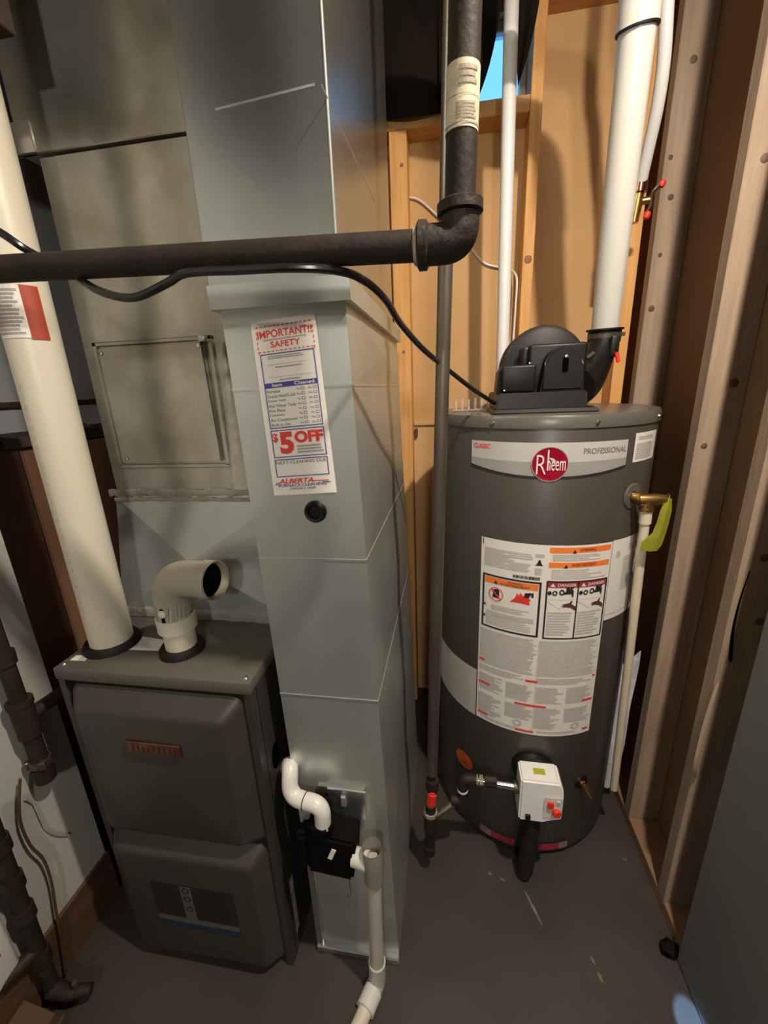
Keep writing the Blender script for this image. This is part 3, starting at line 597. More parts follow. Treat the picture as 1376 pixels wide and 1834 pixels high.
for q_ in ((-34.0,-7.0,.951,.968),(-3.0,27.6,1.0590,1.0735),(-3.0,27.4,1.0190,1.0330)): printed('orange_heading','print_orange',ml,lambda b: quad(b,ft,*q_,.001,10))
for q_ in ((-2.6,11.7,.963,.978),(12.4,27.2,.963,.978)): printed('red_heading','print_dkred',ml,lambda b: quad(b,ft,*q_,.001,6))
printed('heading_lettering','label_white',ml,lambda b:[(text(b,'DANGER',ft,2.0+o_,11.0+o_,.9665,.9750,.0016,.01),polyprint(b,ft,[(-1.6+o_,.9655),(.8+o_,.9655),(-.4+o_,.9755)],.0016)) for o_ in (0,15.0)])
def _lrd(b):
    ring(b,ft,-27.7,.921,3.9,.0205,.12,.0018,28); polyprint(b,ft,[(-30.6,.934),(-30.0,.936),(-24.8,.908),(-25.4,.906)],.0018)
    polyprint(b,ft,[(-20.5,.909),(-10.8,.907),(-10.5,.912),(-11.2,.916),(-10.2,.921),(-11.6,.930),(-12.4,.927),(-13.2,.936),(-14.0,.931),(-15.4,.940),(-16.0,.930),(-17.0,.938),(-17.6,.926),(-18.6,.918)],.0014)
    for u,v,w_ in ((-36,.697,3.4),(-10,.668,6.0),(-36,.618,7.0),(-15,.586,16.5),(-36,.508,6.5),(-14,.4945,10.0),(21,.602,6.5),(23.5,.500,3.2),(26,.681,1.4)): quad(b,ft,u,u+w_,v,v+.0065,.0014,4)
printed('label_red_print','print_red',ml,_lrd)
def _hand(b):
    for o_ in (0,15.0):
        polyprint(b,ft,[(6.0+o_,.9165),(8.2+o_,.919),(9.2+o_,.926),(9.8+o_,.9245),(9.4+o_,.917),(11.6+o_,.908),(11.6+o_,.897),(9.0+o_,.906),(6.4+o_,.908),(4.9+o_,.905),(5.9+o_,.910),(4.2+o_,.909),(5.8+o_,.913),(4.3+o_,.915)],.0014)
printed('label_hands','hand_brown',ml,_hand)
printed('label_water_mist','print_light',ml,lambda b:[(polyprint(b,ft,[(-2.3+o_,.921),(-1.9+o_,.9215),(4.0+o_,.902),(3.5+o_,.9015)],.001),quad(b,ft,-2.3+o_,11.2+o_,.9285,.9292,.001,4)) for o_ in (0,15.0)])
printed('oval_sticker','oval_orange',wh,lambda b: disc(b,ft,-45.5,.276,7.2,.031,.0006,28))
for a0,a1 in ((-31.5,-10),(4.5,23)):
    rs_ = printed('reflective_strip','print_dkred',wh,lambda b: quad(b,ft,a0,a1,.030,.058,.0006,8))
    printed('strip_pale_end','strip_pale',rs_,lambda b: quad(b,ft,a0 if a0<0 else a1-6,a0+7 if a0<0 else a1,.030,.058,.0012,3))
# burner hatch and gas valve
bm = BM(); lathe(bm,[(0,.016),(.050,.016),(.058,.010),(.060,-.01)],cp_(-3,.368,0),nrm(-3),32); obj('burner_hatch',bm,'black_plastic',wh)
def lobox(bm,th,z,out0,out1,w_,h_,du_=0,dz=0,bev=.004):
    n = nrm(th); t = Vector((-n.y,n.x,0)); c = cp_(th,z,(out0+out1)/2)+t*du_+Vector((0,0,dz))
    q = Matrix((t,-n,Vector((0,0,1)))).transposed()
    r = bmesh.ops.create_cube(bm,size=1.0); vs = r['verts']
    for v in vs: v.co = Vector((v.co.x*w_,v.co.y*(out1-out0),v.co.z*h_))
    if bev:
        keep = set(bm.verts)-set(vs); bmesh.ops.bevel(bm,geom=list({e for v in vs for e in v.link_edges}),offset=bev,segments=3,affect='EDGES'); vs = [v for v in bm.verts if v not in keep]
    for v in vs: v.co = c+q@v.co
    return bm
GT = -.5
bm = BM(); n_ = nrm(GT); t_ = Vector((-n_.y,n_.x,0)); c0 = cp_(GT,.265,.012)
prof = [(-.060,.0),(-.058,.140),(.046,.140),(.054,.130),(.057,.110),(.057,.022),(.053,.017),(.016,.017),(.010,.0)]
extr(bm,prof,lambda u,v,w_: c0+t_*u+n_*w_*(1 if v<.125 else .9)+Vector((0,0,v)),.078); bmesh.ops.bevel(bm,geom=bm.edges[:],offset=.005,segments=3,affect='EDGES')
gvo = obj('gas_valve',bm,'white_enamel',wh); gvo['label'] = 'boxy white gas control valve with red buttons'
def onv(u,v,l): return c0+t_*u+n_*(.078+l)+Vector((0,0,v))
bm = BM(); extr(bm,rrect(.014,.030,.066,.086,.004),lambda u,v,w_: onv(u,v,w_),.008); obj('button',bm,'red_plastic',gvo)
bm = BM(); lathe(bm,[(0,.012),(.010,.011),(.0125,.008),(.0125,0)],onv(.040,.050,0),n_,20); obj('dial',bm,'red_plastic',gvo)
bm = BM(); extr(bm,rrect(.006,.054,.024,.100,.007),lambda u,v,w_: onv(u,v,w_),.0016); obj('front_plate',bm,'pvc_white',gvo)
bm = BM(); lathe(bm,[(0,.003),(.005,.003),(.006,0)],onv(.043,.086,.0016),n_,14); obj('indicator',bm,'label_grey',gvo)
printed('yellow_sticker','yellow_tag',gvo,lambda b: polyprint(b,lambda u,v,l: c0+t_*u+n_*v+Vector((0,0,.1405)),[(-.020,.025),(.012,.025),(.012,.045),(-.020,.045)],0))
bm = BM(); extr(bm,rrect(-.042,-.028,.012,.028,.003),lambda u,v,w_: onv(u,v,w_),.006); obj('port',bm,'black_plastic',gvo)
pb = c0+t_*(-.012)+n_*.045
bm = BM(); tube(bm,spline([pb+Vector((0,0,.01)),pb+Vector((0,0,-.05)),pb+n_*.004+Vector((-.004,0,-.11)),pb+n_*.008+Vector((-.010,0,-.19)),pb+n_*.012+Vector((-.015,0,-.258))],5),[.016]*5+[.022]*5+[.024]*8+[.022,.018,.010],14); obj('cable_sleeve',bm,'charcoal',wh)
bm = BM(); tube(bm,spline([pb+t_*.02+Vector((0,0,.01)),pb+t_*.028+Vector((0,0,-.03)),pb+t_*.02-n_*.03+Vector((0,0,-.06)),pb+t_*.02-n_*.06+Vector((0,0,-.07))],5),.005,8); obj('burner_tube',bm,'grey_steel',wh)
# drain valve
bm = BM(); n2 = nrm(28); p = cp_(28,.29,0); tube(bm,[p-n2*.01,p+n2*.014,p+n2*.022+Vector((.008,0,-.016)),p+n2*.026+Vector((.014,0,-.032))],[.008,.008,.007,.006],14); dv = obj('drain_valve',bm,'brass',wh)
bm = BM(); tube(bm,[p+n2*.012,p+n2*.016+Vector((-.004,0,.018))],[.004,.003],10); obj('drain_stem',bm,'brass',dv)
bm = BM(); lathe(bm,[(0,.004),(.022,.003),(.024,0)],p,n2,20); obj('drain_escutcheon',bm,'black_plastic',wh)
# relief valve, tag
bm = BM(); n3 = nrm(38); p = cp_(38,1.19,0); lathe(bm,[(.014,.004),(.030,.003),(.033,0)],p,n3,24); obj('relief_escutcheon',bm,'heater_lid',wh)
RP = Vector((.474,1.050,1.185))
bm = BM(); tube(bm,[p-n3*.005,p+n3*.012,RP+Vector((-.006,.004,0)),RP],[.012,.013,.0145,.014],16); tube(bm,fillet([RP+Vector((-.014,.004,0)),RP+Vector((.012,-.004,.002)),RP+Vector((.045,-.01,.002))],.01,4),[.0155]*7,16) if False else None
tube(bm,[RP+Vector((-.018,.004,.0)),RP+Vector((.018,0,.001)),RP+Vector((.040,0,.001))],[.0155,.0155,.012],16); tube(bm,[RP+Vector((0,0,.006)),RP+Vector((.001,0,-.024))],[.013,.0145],16)
rv = obj('relief_valve',bm,'brass',wh)
bm = BM(); tube(bm,[RP+Vector((.001,.001,-.020)),RP+Vector((.001,.001,-.027))],.0165,16); obj('brass_collar',bm,'brass',rv)
bm = BM(); obox(bm,RP+Vector((.044,-.002,.004)),(.008,.016,.026),(0,.2,0),.003,2); obj('test_lever',bm,'chrome',rv)
bm = BM(); pr = None
for i,(x,y,z,wd_) in enumerate(((.043,-.006,.008,.010),(.036,-.016,-.02,.017),(.033,-.017,-.05,.018),(.028,-.018,-.08,.020),(.018,-.020,-.105,.026),(.012,-.021,-.123,.022))):
    r = [bm.verts.new(RP+Vector((x-wd_+(.006 if i<4 else 0),y,z+random.uniform(-.003,.003)))),bm.verts.new(RP+Vector((x,y-.006,z))),bm.verts.new(RP+Vector((x+wd_*.8,y,z+random.uniform(-.003,.003))))]
    if pr:
        for k in range(2): bm.faces.new((pr[k],pr[k+1],r[k+1],r[k]))
    pr = r
bmesh.ops.solidify(bm,geom=bm.faces[:],thickness=.0012); yt_ = obj('hanging_tag',bm,'yellow_tag',rv); yt_['label'] = 'crumpled yellow plastic tag'
# blower
def bpart(name,bm,m='black_plastic',parent=None): return obj(name,bm,m,parent or wh)
bm = BM(); hexa(bm,[(.098,1.066,1.398),(.352,1.066,1.398),(.365,1.42,1.398),(.098,1.42,1.398),(.108,1.076,1.410),(.342,1.076,1.410),(.35,1.41,1.410),(.108,1.41,1.410)]); hexa(bm,[(.112,1.080,1.405),(.325,1.080,1.405),(.330,1.39,1.405),(.112,1.39,1.405),(.118,1.085,1.447),(.322,1.085,1.447),(.322,1.36,1.447),(.118,1.36,1.447)]); bmesh.ops.bevel(bm,geom=bm.edges[:],offset=.003,segments=2,affect='EDGES'); bh = bpart('blower_base',bm)
bm = BM(); lathe(bm,[(0,-.030),(.100,-.030),(.112,-.022),(.116,-.008),(.116,.028),(.110,.038),(0,.038)],(.252,1.275,1.502),(0,1,0),56); bpart('blower_scroll',bm,'charcoal')
bm = BM(); box(bm,.195,.335,1.155,1.25,1.44,1.562,.007,3); box(bm,.180,.20,1.17,1.23,1.50,1.558,.006,2); bpart('blower_housing',bm)
bm = BM(); D = [(.045*math.cos(a),.045*math.sin(a)) for a in [math.pi*k/16 for k in range(17)]]+[(-.052,-.06),(.052,-.06)]
extr(bm,D,lambda u,v,w_: Vector((.272+u,1.115+w_,1.507+v)),.055); bmesh.ops.bevel(bm,geom=[e for e in bm.edges if all(abs(v.co.y-1.115)<1e-5 for v in e.verts)],offset=.006,segments=3,affect='EDGES'); mc = bpart('motor_cover',bm)
bm = BM(); box(bm,.268,.281,1.110,1.118,1.492,1.524,.003,2); obj('cover_slot',bm,'void',mc)
bm = BM(); lathe(bm,[(0,.003),(.004,.002),(.005,0)],(.2745,1.110,1.527),(0,-1,0),12); obj('cover_screw',bm,'screw',mc)
bm = BM(); box(bm,.122,.203,1.088,1.18,1.448,1.512,.006,3); hexa(bm,[(.112,1.10,1.445),(.125,1.095,1.445),(.125,1.17,1.445),(.112,1.17,1.445),(.116,1.10,1.497),(.125,1.095,1.508),(.125,1.17,1.508),(.116,1.17,1.497)]); cb = bpart('control_box',bm)
for x,z in ((.130,1.453),(.198,1.517)):
    bm = BM(); lathe(bm,[(0,.003),(.0025,.0025),(.0035,0)],(x,1.087 if z<1.5 else 1.153,z),(0,-1,0),10); obj('box_screw',bm,'screw',cb)
bm = BM(); ops = [(.33,1.22,1.45),(.365,1.27,1.463),(.395,1.315,1.492),(.418,1.345,1.53),(.432,1.362,1.565),(.438,1.371,1.595)]; tube(bm,spline(ops,4),[.060-.0012*i for i in range(21)] if False else [.052-.0009*i for i in range(21)],22); bpart('blower_outlet',bm)
bm = BM(); tube(bm,[(.4385,1.373,1.574),(.4375,1.370,1.604),(.4375,1.370,1.605),(.4374,1.3697,1.610)],[.0435,.0435,.0490,.0490],28); bpart('rubber_coupling',bm,'rubber')
bm = BM(); tube(bm,[(.4382,1.372,1.586),(.4378,1.371,1.598)],.0447,28); obj('hose_clamp',bm,'grey_steel',wh)
bm = BM(); obox(bm,(.481,1.36,1.592),(.016,.012,.010),(0,0,0),.002,1); obj('clamp_screw',bm,'screw',wh)
bm = BM(); box(bm,.438,.460,1.305,1.322,1.53,1.585,.004,2); obj('pressure_port',bm,'black_plastic',wh)
bm = BM(); tube(bm,[(.452,1.30,1.54),(.458,1.295,1.515)],[.006,.005],10); obj('port_cap',bm,'red_plastic',wh)
bm = BM(); tube(bm,[(.375,1.29,1.530),(.39,1.285,1.543)],.006,10); obj('hose_nipple',bm,'grey_steel',wh)

# =================================================================== VENT PIPE, PEX LINE, RISER
vp = thing('vent_pipe','thick white PVC vent pipe rising from the blower collar with a coupling at its top','pipe',(.438,1.372,1.595))
vt = Vector((.386,1.205,2.185)); vb_ = Vector((.438,1.372,1.590)); vd = (vt-vb_).normalized()
bm = BM(); tube(bm,[vb_,vt],.0365,30); obj('pipe_body',bm,'pvc_white',vp)
bm = BM(); tube(bm,[vt-vd*.004,vt+vd*.050],.0415,30); obj('coupling',bm,'pvc_white',vp)
bm = BM(); tube(bm,[vt-vd*.007,vt-vd*.0035],.0422,30); obj('cement_line',bm,'rubber',vp)
bm = BM(); tube(bm,fillet([vt+vd*.02,vt+vd*.16,vt+vd*.16+Vector((-.16,0,.03)),vt+vd*.16+Vector((-.42,-.02,.10)),vt+vd*.16+Vector((-.43,-.02,.29))],.09,8),.040,28); obj('upper_elbow',bm,'pvc_white',vp)
vdm = lambda u,v,l: (vb_+(vt-vb_)*v)+Vector((.0395+l)*Vector((math.sin(u),-math.cos(u),0)).xyz) if False else (vb_+(vt-vb_)*v)+Vector((math.sin(u),-math.cos(u),0))*(.0367+l)
def _vm(b):
    for k in range(34):
        quad(b,vdm,.62,.74+.1*(k%2),.05+k*.012,.058+k*.012,.0006)
        if k%3: quad(b,vdm,.45,.52,.55+k*.008,.554+k*.008,.0006)
printed('pipe_marking','mark_faint',vp,_vm)
px = thing('water_line','white flexible plastic water line bowing down to a small red-handled shutoff valve','pipe',at(1145,345,Y=1.44))
pts = [at(1194,-150,Y=1.30),at(1197,-60,Y=1.30),at(1194,20,Y=1.31),at(1189,110,Y=1.33),at(1178,190,Y=1.36),at(1162,265,Y=1.40),at(1147,332,Y=1.44)]
pts = [Vector((pts[0].x-.002,pts[0].y,CEIL-.004))]+pts; bm = BM(); tube(bm,spline(pts,6),.0150,18); obj('tube',bm,'pex',px)
vc = at(1141,362,Y=1.445)
bm = BM(); tube(bm,[pts[-1]+Vector((0,0,.012)),pts[-1]+Vector((-.001,0,-.018))],.0185,16); obj('crimp_ring',bm,'copper',px)
bm = BM(); tube(bm,[pts[-1]+Vector((0,0,-.012)),vc,vc+Vector((-.003,0,-.05))],[.012,.016,.012],14); tube(bm,[vc,vc+Vector((.030,-.006,.0))],[.010,.009],12); obj('valve_body',bm,'brass',px)
bm = BM(); tube(bm,spline([vc+Vector((.026,-.008,-.030)),vc+Vector((.034,-.010,-.012)),vc+Vector((.034,-.010,.012)),vc+Vector((.050,-.010,.032))],5),[.006]*16,10); vh = obj('lever',bm,'chrome',px)
for q in (Vector((.027,-.009,-.037)),Vector((.055,-.010,.034))):
    bm = BM(); lathe(bm,[(0,-.011),(.007,-.008),(.0095,0),(.007,.008),(0,.011)],vc+q,(.4,0,1),14); obj('lever_grip',bm,'red_plastic',px)
ri = thing('water_riser','slim straight white plastic water pipe running up to the window behind the blower','pipe',(.168,1.48,1.40))
bm = BM(); tube(bm,[(.168,1.48,1.397),(.166,1.48,1.60),(.148,1.48,CEIL-.003)],.0195,20); obj('pipe_body',bm,'pex',ri)
bm = BM(); tube(bm,[(.168,1.48,1.396),(.168,1.48,1.43)],.024,20); obj('tank_nipple',bm,'brass',ri)

# =================================================================== IRON GAS MAIN with elbow
gm = thing('iron_gas_main','thick black iron pipe crossing in front of the ducts and turning up at an elbow','pipe',(.01,.545,1.65))
YP = .545
eL = at(752,441,Y=YP); eT = at(824,366,Y=YP); cor = at(812,441,Y=YP)
lft = at(-260,497,Y=YP)
bm = BM(); tube(bm,[lft,eL+Vector((.012,0,0))],.0168,22); obj('horizontal_run',bm,'black_iron',gm)
top = at(842,-330,Y=YP)
top = eT+(at(830,130,Y=YP)-eT)*((CEIL-.003-eT.z)/(at(830,130,Y=YP).z-eT.z))
bm = BM(); tube(bm,[eT-Vector((0,0,.012)),top],.0168,22); obj('vertical_run',bm,'black_iron',gm)
bm = BM(); cor = Vector((eT.x+.001,YP,eL.z)); tube(bm,fillet([eL,cor,eT],.036,12),.0212,24); obj('elbow',bm,'iron_fitting',gm)
bm = BM(); d_ = (cor-eL).normalized(); tube(bm,[eL-d_*.003,eL-d_*.001,eL+d_*.008,eL+d_*.010],[.022,.0255,.0255,.022],24); obj('elbow_bead',bm,'iron_fitting',gm)
bm = BM(); d2_ = (eT-cor).normalized(); tube(bm,[eT-d2_*.011,eT-d2_*.009,eT+d2_*.001,eT+d2_*.003],[.022,.0255,.0255,.022],24); obj('elbow_bead',bm,'iron_fitting',gm)
bm = BM(); tube(bm,[eL-d_*.007,eL-d_*.002],[.0185,.0215],20); obj('sealant_ring',bm,'sealant',gm)
zl0,zl1 = at(823,243,Y=YP).z,at(830,124,Y=YP).z; vdir = top-eT; lb0,lb1 = eT+vdir*((zl0-eT.z)/vdir.z),eT+vdir*((zl1-eT.z)/vdir.z)
bm = BM(); tube(bm,[lb0,lb1],.0174,24,caps=False); ws = obj('pipe_wrap_label',bm,'pipe_label',gm); ws['label'] = 'faded cream label wrapped round the pipe'
def _wp(b):
    f = lambda u,v,l: (lb0+(lb1-lb0)*v)+Vector((math.sin(u),-math.cos(u),0))*(.0176+l)
    greek(b,f,-.3,1.0,.62,.92,3,.0004,fill=.7,wl=.12); greek(b,f,-.4,.9,.12,.38,5,.0004,fill=.8,ragged=.1); quad(b,f,-1.4,1.4,.055,.075,.0004,10); quad(b,f,-1.4,1.4,.48,.49,.0004,10)
printed('wrap_label_print','wrap_ink',ws,_wp)

# =================================================================== STEEL GAS DROP to the heater
gd = thing('gas_drop_pipe','slim grey steel gas pipe dropping beside the heater to a red-handled shutoff','pipe',(-.05,.93,.10))
YG = .925
q = lambda x,y: at(x,y,Y=YG)
tp = q(799,430); bp_ = q(774,1400)
dirp = (tp-bp_).normalized(); topp = bp_+dirp*((CEIL-.003-bp_.z)/dirp.z)
bm = BM(); tube(bm,[q(774.5,1385),topp],.0150,18); obj('drop_pipe',bm,'grey_steel',gd)
bm = BM(); tube(bm,[q(775,1396),q(774,1412)],.0185,16); obj('union',bm,'iron_fitting',gd)
bm = BM(); tube(bm,[q(773,1410),q(772,1440)],[.016,.016],14); obj('shutoff_body',bm,'brass',gd)
cR = q(774,1421)
bm = BM(); obox(bm,cR+Vector((0,-.020,0)),(.024,.014,.050),(0,.12,0),.005,2); obj('red_handle',bm,'red_plastic',gd)
bm = BM(); tube(bm,[q(772,1438),q(771,1476)],.0155,16); obj('nipple',bm,'iron_fitting',gd)
bm = BM(); tube(bm,[q(771.5,1455),q(771,1484)],[.020,.020],16); obj('tee',bm,'iron_fitting',gd)
bm = BM(); tube(bm,[q(771.2,1452),q(771.2,1457)],.0208,16); obj('sealant_ring',bm,'sealant',gd)
bm = BM(); tube(bm,[q(771,1480),q(770,1518)],.0145,16); obj('drip_leg',bm,'black_iron',gd)
bm = BM(); tube(bm,[q(770,1514),q(769.5,1527)],[.0178,.017],16); obj('drip_cap',bm,'iron_fitting',gd)
e0 = q(771,1468); e2 = at(829,1410,Y=.965); e1 = Vector((e2.x,e2.y,e0.z+.0)); vx = c0+t_*(-.060)+n_*.040+Vector((0,0,.078))
e3 = Vector((vx.x-.02,vx.y,vx.z)); e2 = Vector((e2.x,vx.y+.01,vx.z))
e1 = Vector((e2.x,e2.y,e2.z-.085)); e0b = Vector((e0.x+.02,e0.y,e1.z))
bm = BM(); tube(bm,[e0,Vector((e1.x-.01,e1.y,e1.z))],.0105,14); obj('branch_pipe',bm,'cpvc' if False else 'grey_steel',gd)
bm = BM(); tube(bm,fillet([Vector((e1.x-.035,e1.y-.006,e1.z)),e1,e1+Vector((0,0,.045))],.02,6),.0155,14); obj('elbow',bm,'iron_fitting',gd)
bm = BM(); tube(bm,[e1+Vector((0,0,.02)),e2-Vector((0,0,.02))],.0105,14); obj('nipple',bm,'black_iron',gd)
bm = BM(); tube(bm,fillet([e2-Vector((0,0,.038)),e2,e2+Vector((.038,0,0))],.02,6),.0160,14); obj('elbow',bm,'iron_fitting',gd)
for k in (.040,.048,.054):
    bm = BM(); tube(bm,[e2+Vector((k,0,0)),e2+Vector((k+.004,0,0))],.0150,14); obj('sealant_ring',bm,'sealant',gd)
bm = BM(); tube(bm,[e2-Vector((0,0,.046)),e2-Vector((0,0,.040))],.0165,14); obj('sealant_ring',bm,'paper',gd)
bm = BM(); tube(bm,[e2+Vector((.03,0,0)),vx+Vector((.012,0,0))],.0105,14); obj('run_to_valve',bm,'chrome',gd)
bm = BM(); tube(bm,[e2+Vector((.062,0,0)),e2+Vector((.098,0,0))],.0175,8); obj('union',bm,'iron_fitting',gd)
bm = BM(); tube(bm,[vx+Vector((-.012,0,0)),vx+Vector((.006,0,0))],.0165,14); obj('valve_inlet',bm,'grey_steel',gd)

# relief discharge pipe
rp = thing('relief_discharge_pipe','thin cream plastic pipe hanging from the brass relief valve down the heater side','pipe',(.535,1.12,.19))
bm = BM(); tube(bm,[RP+Vector((.001,.001,-.026)),(.535,1.12,.19)],.0112,16); obj('pipe_body',bm,'cpvc',rp)
bm = BM(); a_ = RP+Vector((.001,.001,-.024)); tube(bm,[a_,a_+Vector((.002,.002,-.035))],.0140,16); obj('adapter',bm,'cpvc',rp)

# =================================================================== CORD and CABLE
cpx = [(-60,385,.535),(0,416,.54),(40,443,.55),(85,468,.575),(130,492,.555),(180,522,.535),(240,533,.53),(300,507,.53),(335,489,.525),(430,484,.525),(520,480,.525),(600,484,.54),(650,501,.58),(690,536,.64),(718,580,.71),(760,627,.82),(800,660,.97),(850,699,1.05),(886,722,1.115)]
bm = BM(); tube(bm,spline([at(x,y,Y=Y_) for x,y,Y_ in cpx],6),.0052,10); tag(obj('power_cord',bm,'black_gloss'),'black power cord sagging under the iron pipe and running down to the blower','cord')
cb_ = [(725,352,YB-.004),(752,359,YB-.004),(785,388,YB-.004),(838,438,YB-.006),(866,470,YB-.006),(895,479,YB-.006),(915,484,YB-.02),(926,492,YS-.004),(928,505,YS-.004),(924,560,YS-.004),(919,625,YS-.004),(917,660,YS-.004)]
cb_ = [(x,y,min(Y_,YB-.009)) for x,y,Y_ in cb_[:7]]+[(924,492,YB-.05),(926,510,YB-.06),(923,560,YB-.06),(919,625,YB-.06),(917,700,YB-.06)]
bm = BM(); tube(bm,spline([at(x,y,Y=Y_) for x,y,Y_ in cb_],5),.0040,10); tag(obj('white_cable',bm,'pex'),'thin white cable crossing the tan wall board and dropping along the wooden stud','cable')

# =================================================================== CURTAINS over the window
def drape(label, pl_, pr_, ybot_l, ybot_r):
    bm = BM(); rows = []; n = 14
    for j in range(13):
        t = j/12; row = []
        xa,ya = pl_(t); xb,yb_ = pr_(t)
        for i in range(n+1):
            s = i/n; p = at(xa+(xb-xa)*s,ya+(yb_-ya)*s,Y=1.655-.014*math.sin(s*9+t*1.5)*(.4+.6*t)-.012); row.append(bm.verts.new(p))
        rows.append(row)
    for a,b in zip(rows,rows[1:]):
        for i in range(n): bm.faces.new((a[i],a[i+1],b[i+1],b[i]))
    bmesh.ops.solidify(bm,geom=bm.faces[:],thickness=.003)
    tag(obj('curtain',bm,'cloth_dark',angle=60),label,'curtain','dark cloths over the basement window')
drape('broad dark cloth covering the basement window beside the duct',lambda t:(560+40*t,-55+282*t),lambda t:(786+10*t,-70+272*t),0,0)
drape('dark cloth hanging over the window behind the iron pipe, pulled aside at its edge',lambda t:(782+6*t,-70+272*t),lambda t:(906-22*t-26*t**3,-75+248*t),0,0)
drape('narrow tapering dark cloth hanging at the window beside the tall wooden stud',lambda t:(914+14*t,-75+230*t),lambda t:(975-12*t-34*t**2,-80+232*t),0,0)

# =================================================================== SMALL THINGS by the heater
cl = thing('clear_clip_strip','strip of clear plastic prongs standing on the heater lid beside the power cord','plastic clips',(.05,1.22,1.398))
bm = BM(); obox(bm,(.055,1.225,1.4025),(.10,.022,.004),(0,0,-.15),.001,1); obj('strip',bm,'clear_plastic',cl)
for i in range(6):
    bm = BM(); x = .012+i*.0175; box(bm,x,x+.006,1.222-.0026*i,1.236-.0026*i,1.403,1.432+.003*(i%2),.001,1); obj('prong',bm,'clear_plastic',cl)
# plastic document sleeve
bm = BM(); rows = []
g0 = [(1098,1175),(1118,1190),(1148,1165)]; g1 = [(1094,1240),(1112,1245),(1142,1200)]; g2 = [(1090,1290),(1108,1280),(1128,1270)]; g3 = [(1084,1335),(1098,1338),(1118,1330)]; g4 = [(1076,1405),(1086,1410),(1100,1408)]
for j,g in enumerate((g0,g1,g2,g3,g4)):
    rows.append([bm.verts.new(at(x,y,Y=1.235+.012*((i+j)%2))) for i,(x,y) in enumerate(g)])
for a,b in zip(rows,rows[1:]):
    for i in range(2): bm.faces.new((a[i],a[i+1],b[i+1],b[i]))
bmesh.ops.subdivide_edges(bm,edges=bm.edges[:],cuts=3,use_grid_fill=True,smooth=.3)
bmesh.ops.solidify(bm,geom=bm.faces[:],thickness=.004); ds = tag(obj('document_sleeve',bm,'bag',angle=60),'crumpled clear plastic sleeve of papers hanging at the heater side behind the cream pipe','plastic sleeve')
bm = BM(); c = at(1190,1700,Z=0); lathe(bm,[(0,.026),(.012,.024),(.020,.015),(.022,.004),(.018,0),(0,0)],(.587,.815,0),(0,0,1),9)
for v in bm.verts: v.co += Vector((random.uniform(-.004,.004),random.uniform(-.006,.006),random.uniform(0,.004) if v.co.z>.002 else 0))
tag(obj('debris_lump',bm,'matt_black'),'small dark lump of debris on the floor against the wall plate','debris')

# =================================================================== LEFT GAS PIPING and clutter
lg = thing('gas_manifold_pipe','dark iron gas pipe on the white wall with tee, cap and ground clamp','pipe',(-.975,.63,.55))
xp,yp = -.975,.635
bm = BM(); tube(bm,[(xp,yp,.775),(xp,yp,1.20)],.0165,18); obj('riser',bm,'black_iron',lg)
bm = BM(); tube(bm,[(xp,yp,.915),(xp,yp,.945)],[.0215,.0225],18); obj('coupling',bm,'iron_fitting',lg)
bm = BM(); tube(bm,[(xp,yp,.72),(xp,yp,.815)],.0235,18); obj('tee',bm,'iron_fitting',lg)
bm = BM(); tube(bm,[(xp,yp,.805),(xp,yp,.818)],.0262,18); obj('tee_bead',bm,'iron_fitting',lg)
bm = BM(); tube(bm,[(xp,yp,.768),(xp+.012,.72,.768),(xp+.016,.80,.768)],.0165,16); obj('branch',bm,'iron_fitting',lg)
bm = BM(); tube(bm,[(xp,yp,.62),(xp,yp,.73)],.0185,16); obj('drip_nipple',bm,'black_iron',lg)
bm = BM(); tube(bm,[(xp,yp,.585),(xp,yp,.625)],[.0215,.0228],16); obj('drip_cap',bm,'iron_fitting',lg)
bm = BM(); tube(bm,[(xp,yp,.632),(xp,yp,.648)],.0225,16); obox(bm,(xp+.022,yp-.012,.643),(.014,.014,.022),(0,0,.4),.002,1); obox(bm,(xp-.022,yp-.012,.637),(.014,.014,.022),(0,0,-.4),.002,1); obj('ground_clamp',bm,'grey_steel',lg)
gp = thing('lower_gas_pipe','rusty dark iron pipe with couplings standing on the floor in the left corner','pipe',(-.975,.505,0))
bm = BM(); tube(bm,[(-.970,.508,.62),(-.985,.50,.0)],.0165,16); obj('pipe_body',bm,'black_iron',gp)
for z in (.545,.43,.33,.175):
    bm = BM(); t = (.62-z)/.62; tube(bm,[(-.970-.015*t,.508-.008*t,z-.018),(-.970-.015*t,.508-.008*t,z+.018)],.0215,16); obj('coupling',bm,'iron_fitting',gp)
bm = BM(); tube(bm,[(-.98,.502,.205),(-1.012,.40,.205)],.0165,14); obj('side_branch',bm,'iron_fitting',gp)
bm = BM(); tube(bm,[(-.984,.50,.055),(-.93,.50,.05),(-.885,.515,.05)],[.020,.016,.012],14); obj('floor_valve',bm,'iron_fitting',gp)
bm = BM(); tube(bm,[(-.915,.508,.05),(-.915,.505,.085)],.006,10); obj('valve_stem',bm,'grey_steel',gp)
tbp = [(36,1395,.60),(34,1440,.60),(38,1478,.595),(55,1515,.59),(78,1540,.59),(92,1580,.585),(100,1630,.575),(110,1690,.565),(118,1745,.555)]
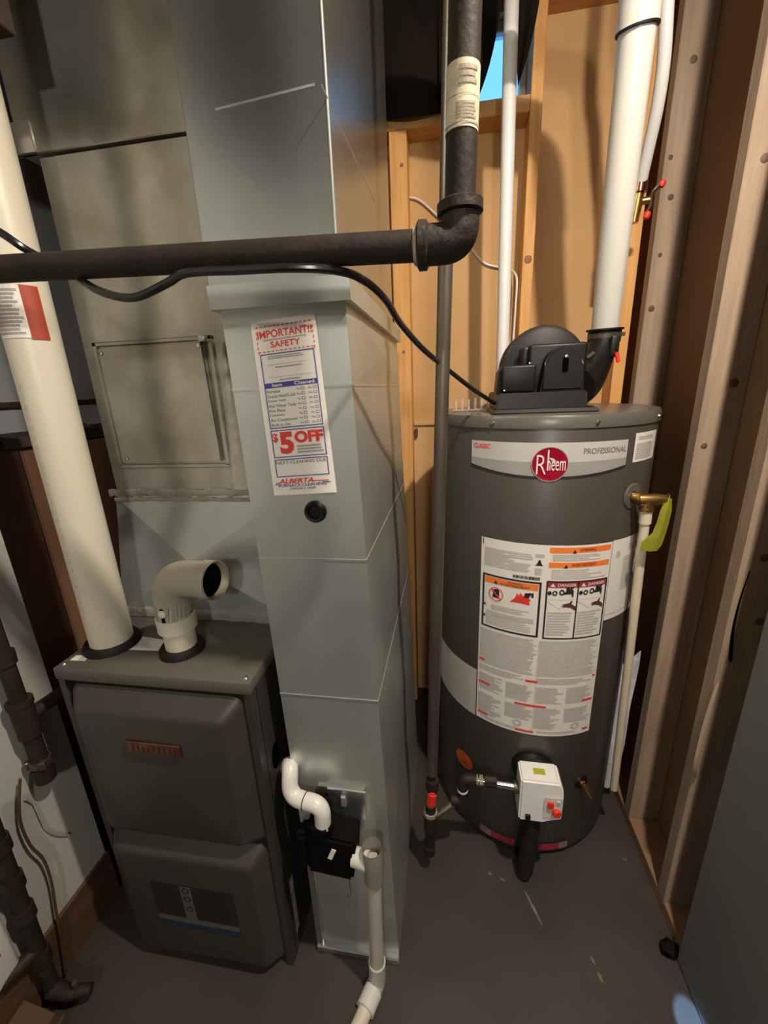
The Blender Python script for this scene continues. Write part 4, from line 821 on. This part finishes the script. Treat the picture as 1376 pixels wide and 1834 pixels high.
bm = BM(); tube(bm,spline([at(x,y,X=-.995) for x,y,Y_ in tbp],5),.0032,10); tag(obj('copper_tube',bm,'copper_tube'),'thin brown copper tube snaking down the white wall to the floor','tube')
wp = [(45,1432,.625),(60,1440,.64),(70,1462,.66),(82,1485,.68),(100,1495,.70),(122,1496,.715)]
bm = BM(); tube(bm,spline([at(x,y,X=-1.014) for x,y,_ in wp],5),.0022,8); tag(obj('grey_wire',bm,'print_grey'),'short grey wire looping across the white wall beside the furnace','wire')
ju = thing('wall_box','rounded white plastic box with a red mark on the white wall beside the rusty pipe','box',(-1.019,.44,.20))
bm = BM(); box(bm,-1.0195,-.988,.385,.476,.20,.475,.012,3); obj('body',bm,'pvc_white',ju)
printed('red_mark','dull_red',ju,lambda b: quad(b,lambda u,v,l:Vector((-.988+l,u,v)),.41,.448,.285,.335,.0006))
cbx = thing('cardboard_scrap','crumpled brown cardboard carton on the floor in front of the rusty pipe','cardboard',(-.95,.43,0))
bm = BM(); hexa(bm,[(-1.0,.30,0),(-.90,.30,0),(-.915,.46,0),(-1.0,.46,0),(-1.005,.30,.085),(-.915,.31,.075),(-.93,.46,.062),(-1.008,.46,.09)]); obj('carton',bm,'cardboard',cbx,smooth=False)
bm = BM(); hexa(bm,[(-.915,.31,.074),(-.912,.31,.072),(-.927,.46,.060),(-.93,.46,.062),(-.86,.33,.11),(-.857,.33,.108),(-.885,.45,.092),(-.888,.45,.094)]); obj('flap',bm,'cardboard',cbx,smooth=False)
# foil scrap on the ledge behind the intake pipe
bm = BM(); pc = Vector((-1.10,1.02,1.39)); r0 = []
for j in range(5):
    r0.append([bm.verts.new(pc+Vector((-.03+.02*i+random.uniform(-.005,.005),-.05+.03*j,.012*((i+j)%2)+random.uniform(0,.012)))) for i in range(5)])
for a,b in zip(r0,r0[1:]):
    for i in range(4): bm.faces.new((a[i],a[i+1],b[i+1],b[i]))
bmesh.ops.solidify(bm,geom=bm.faces[:],thickness=.002); tag(obj('foil_scrap',bm,'foil',angle=20),'crumpled scrap of foil tape lying on the ledge behind the intake pipe','foil')
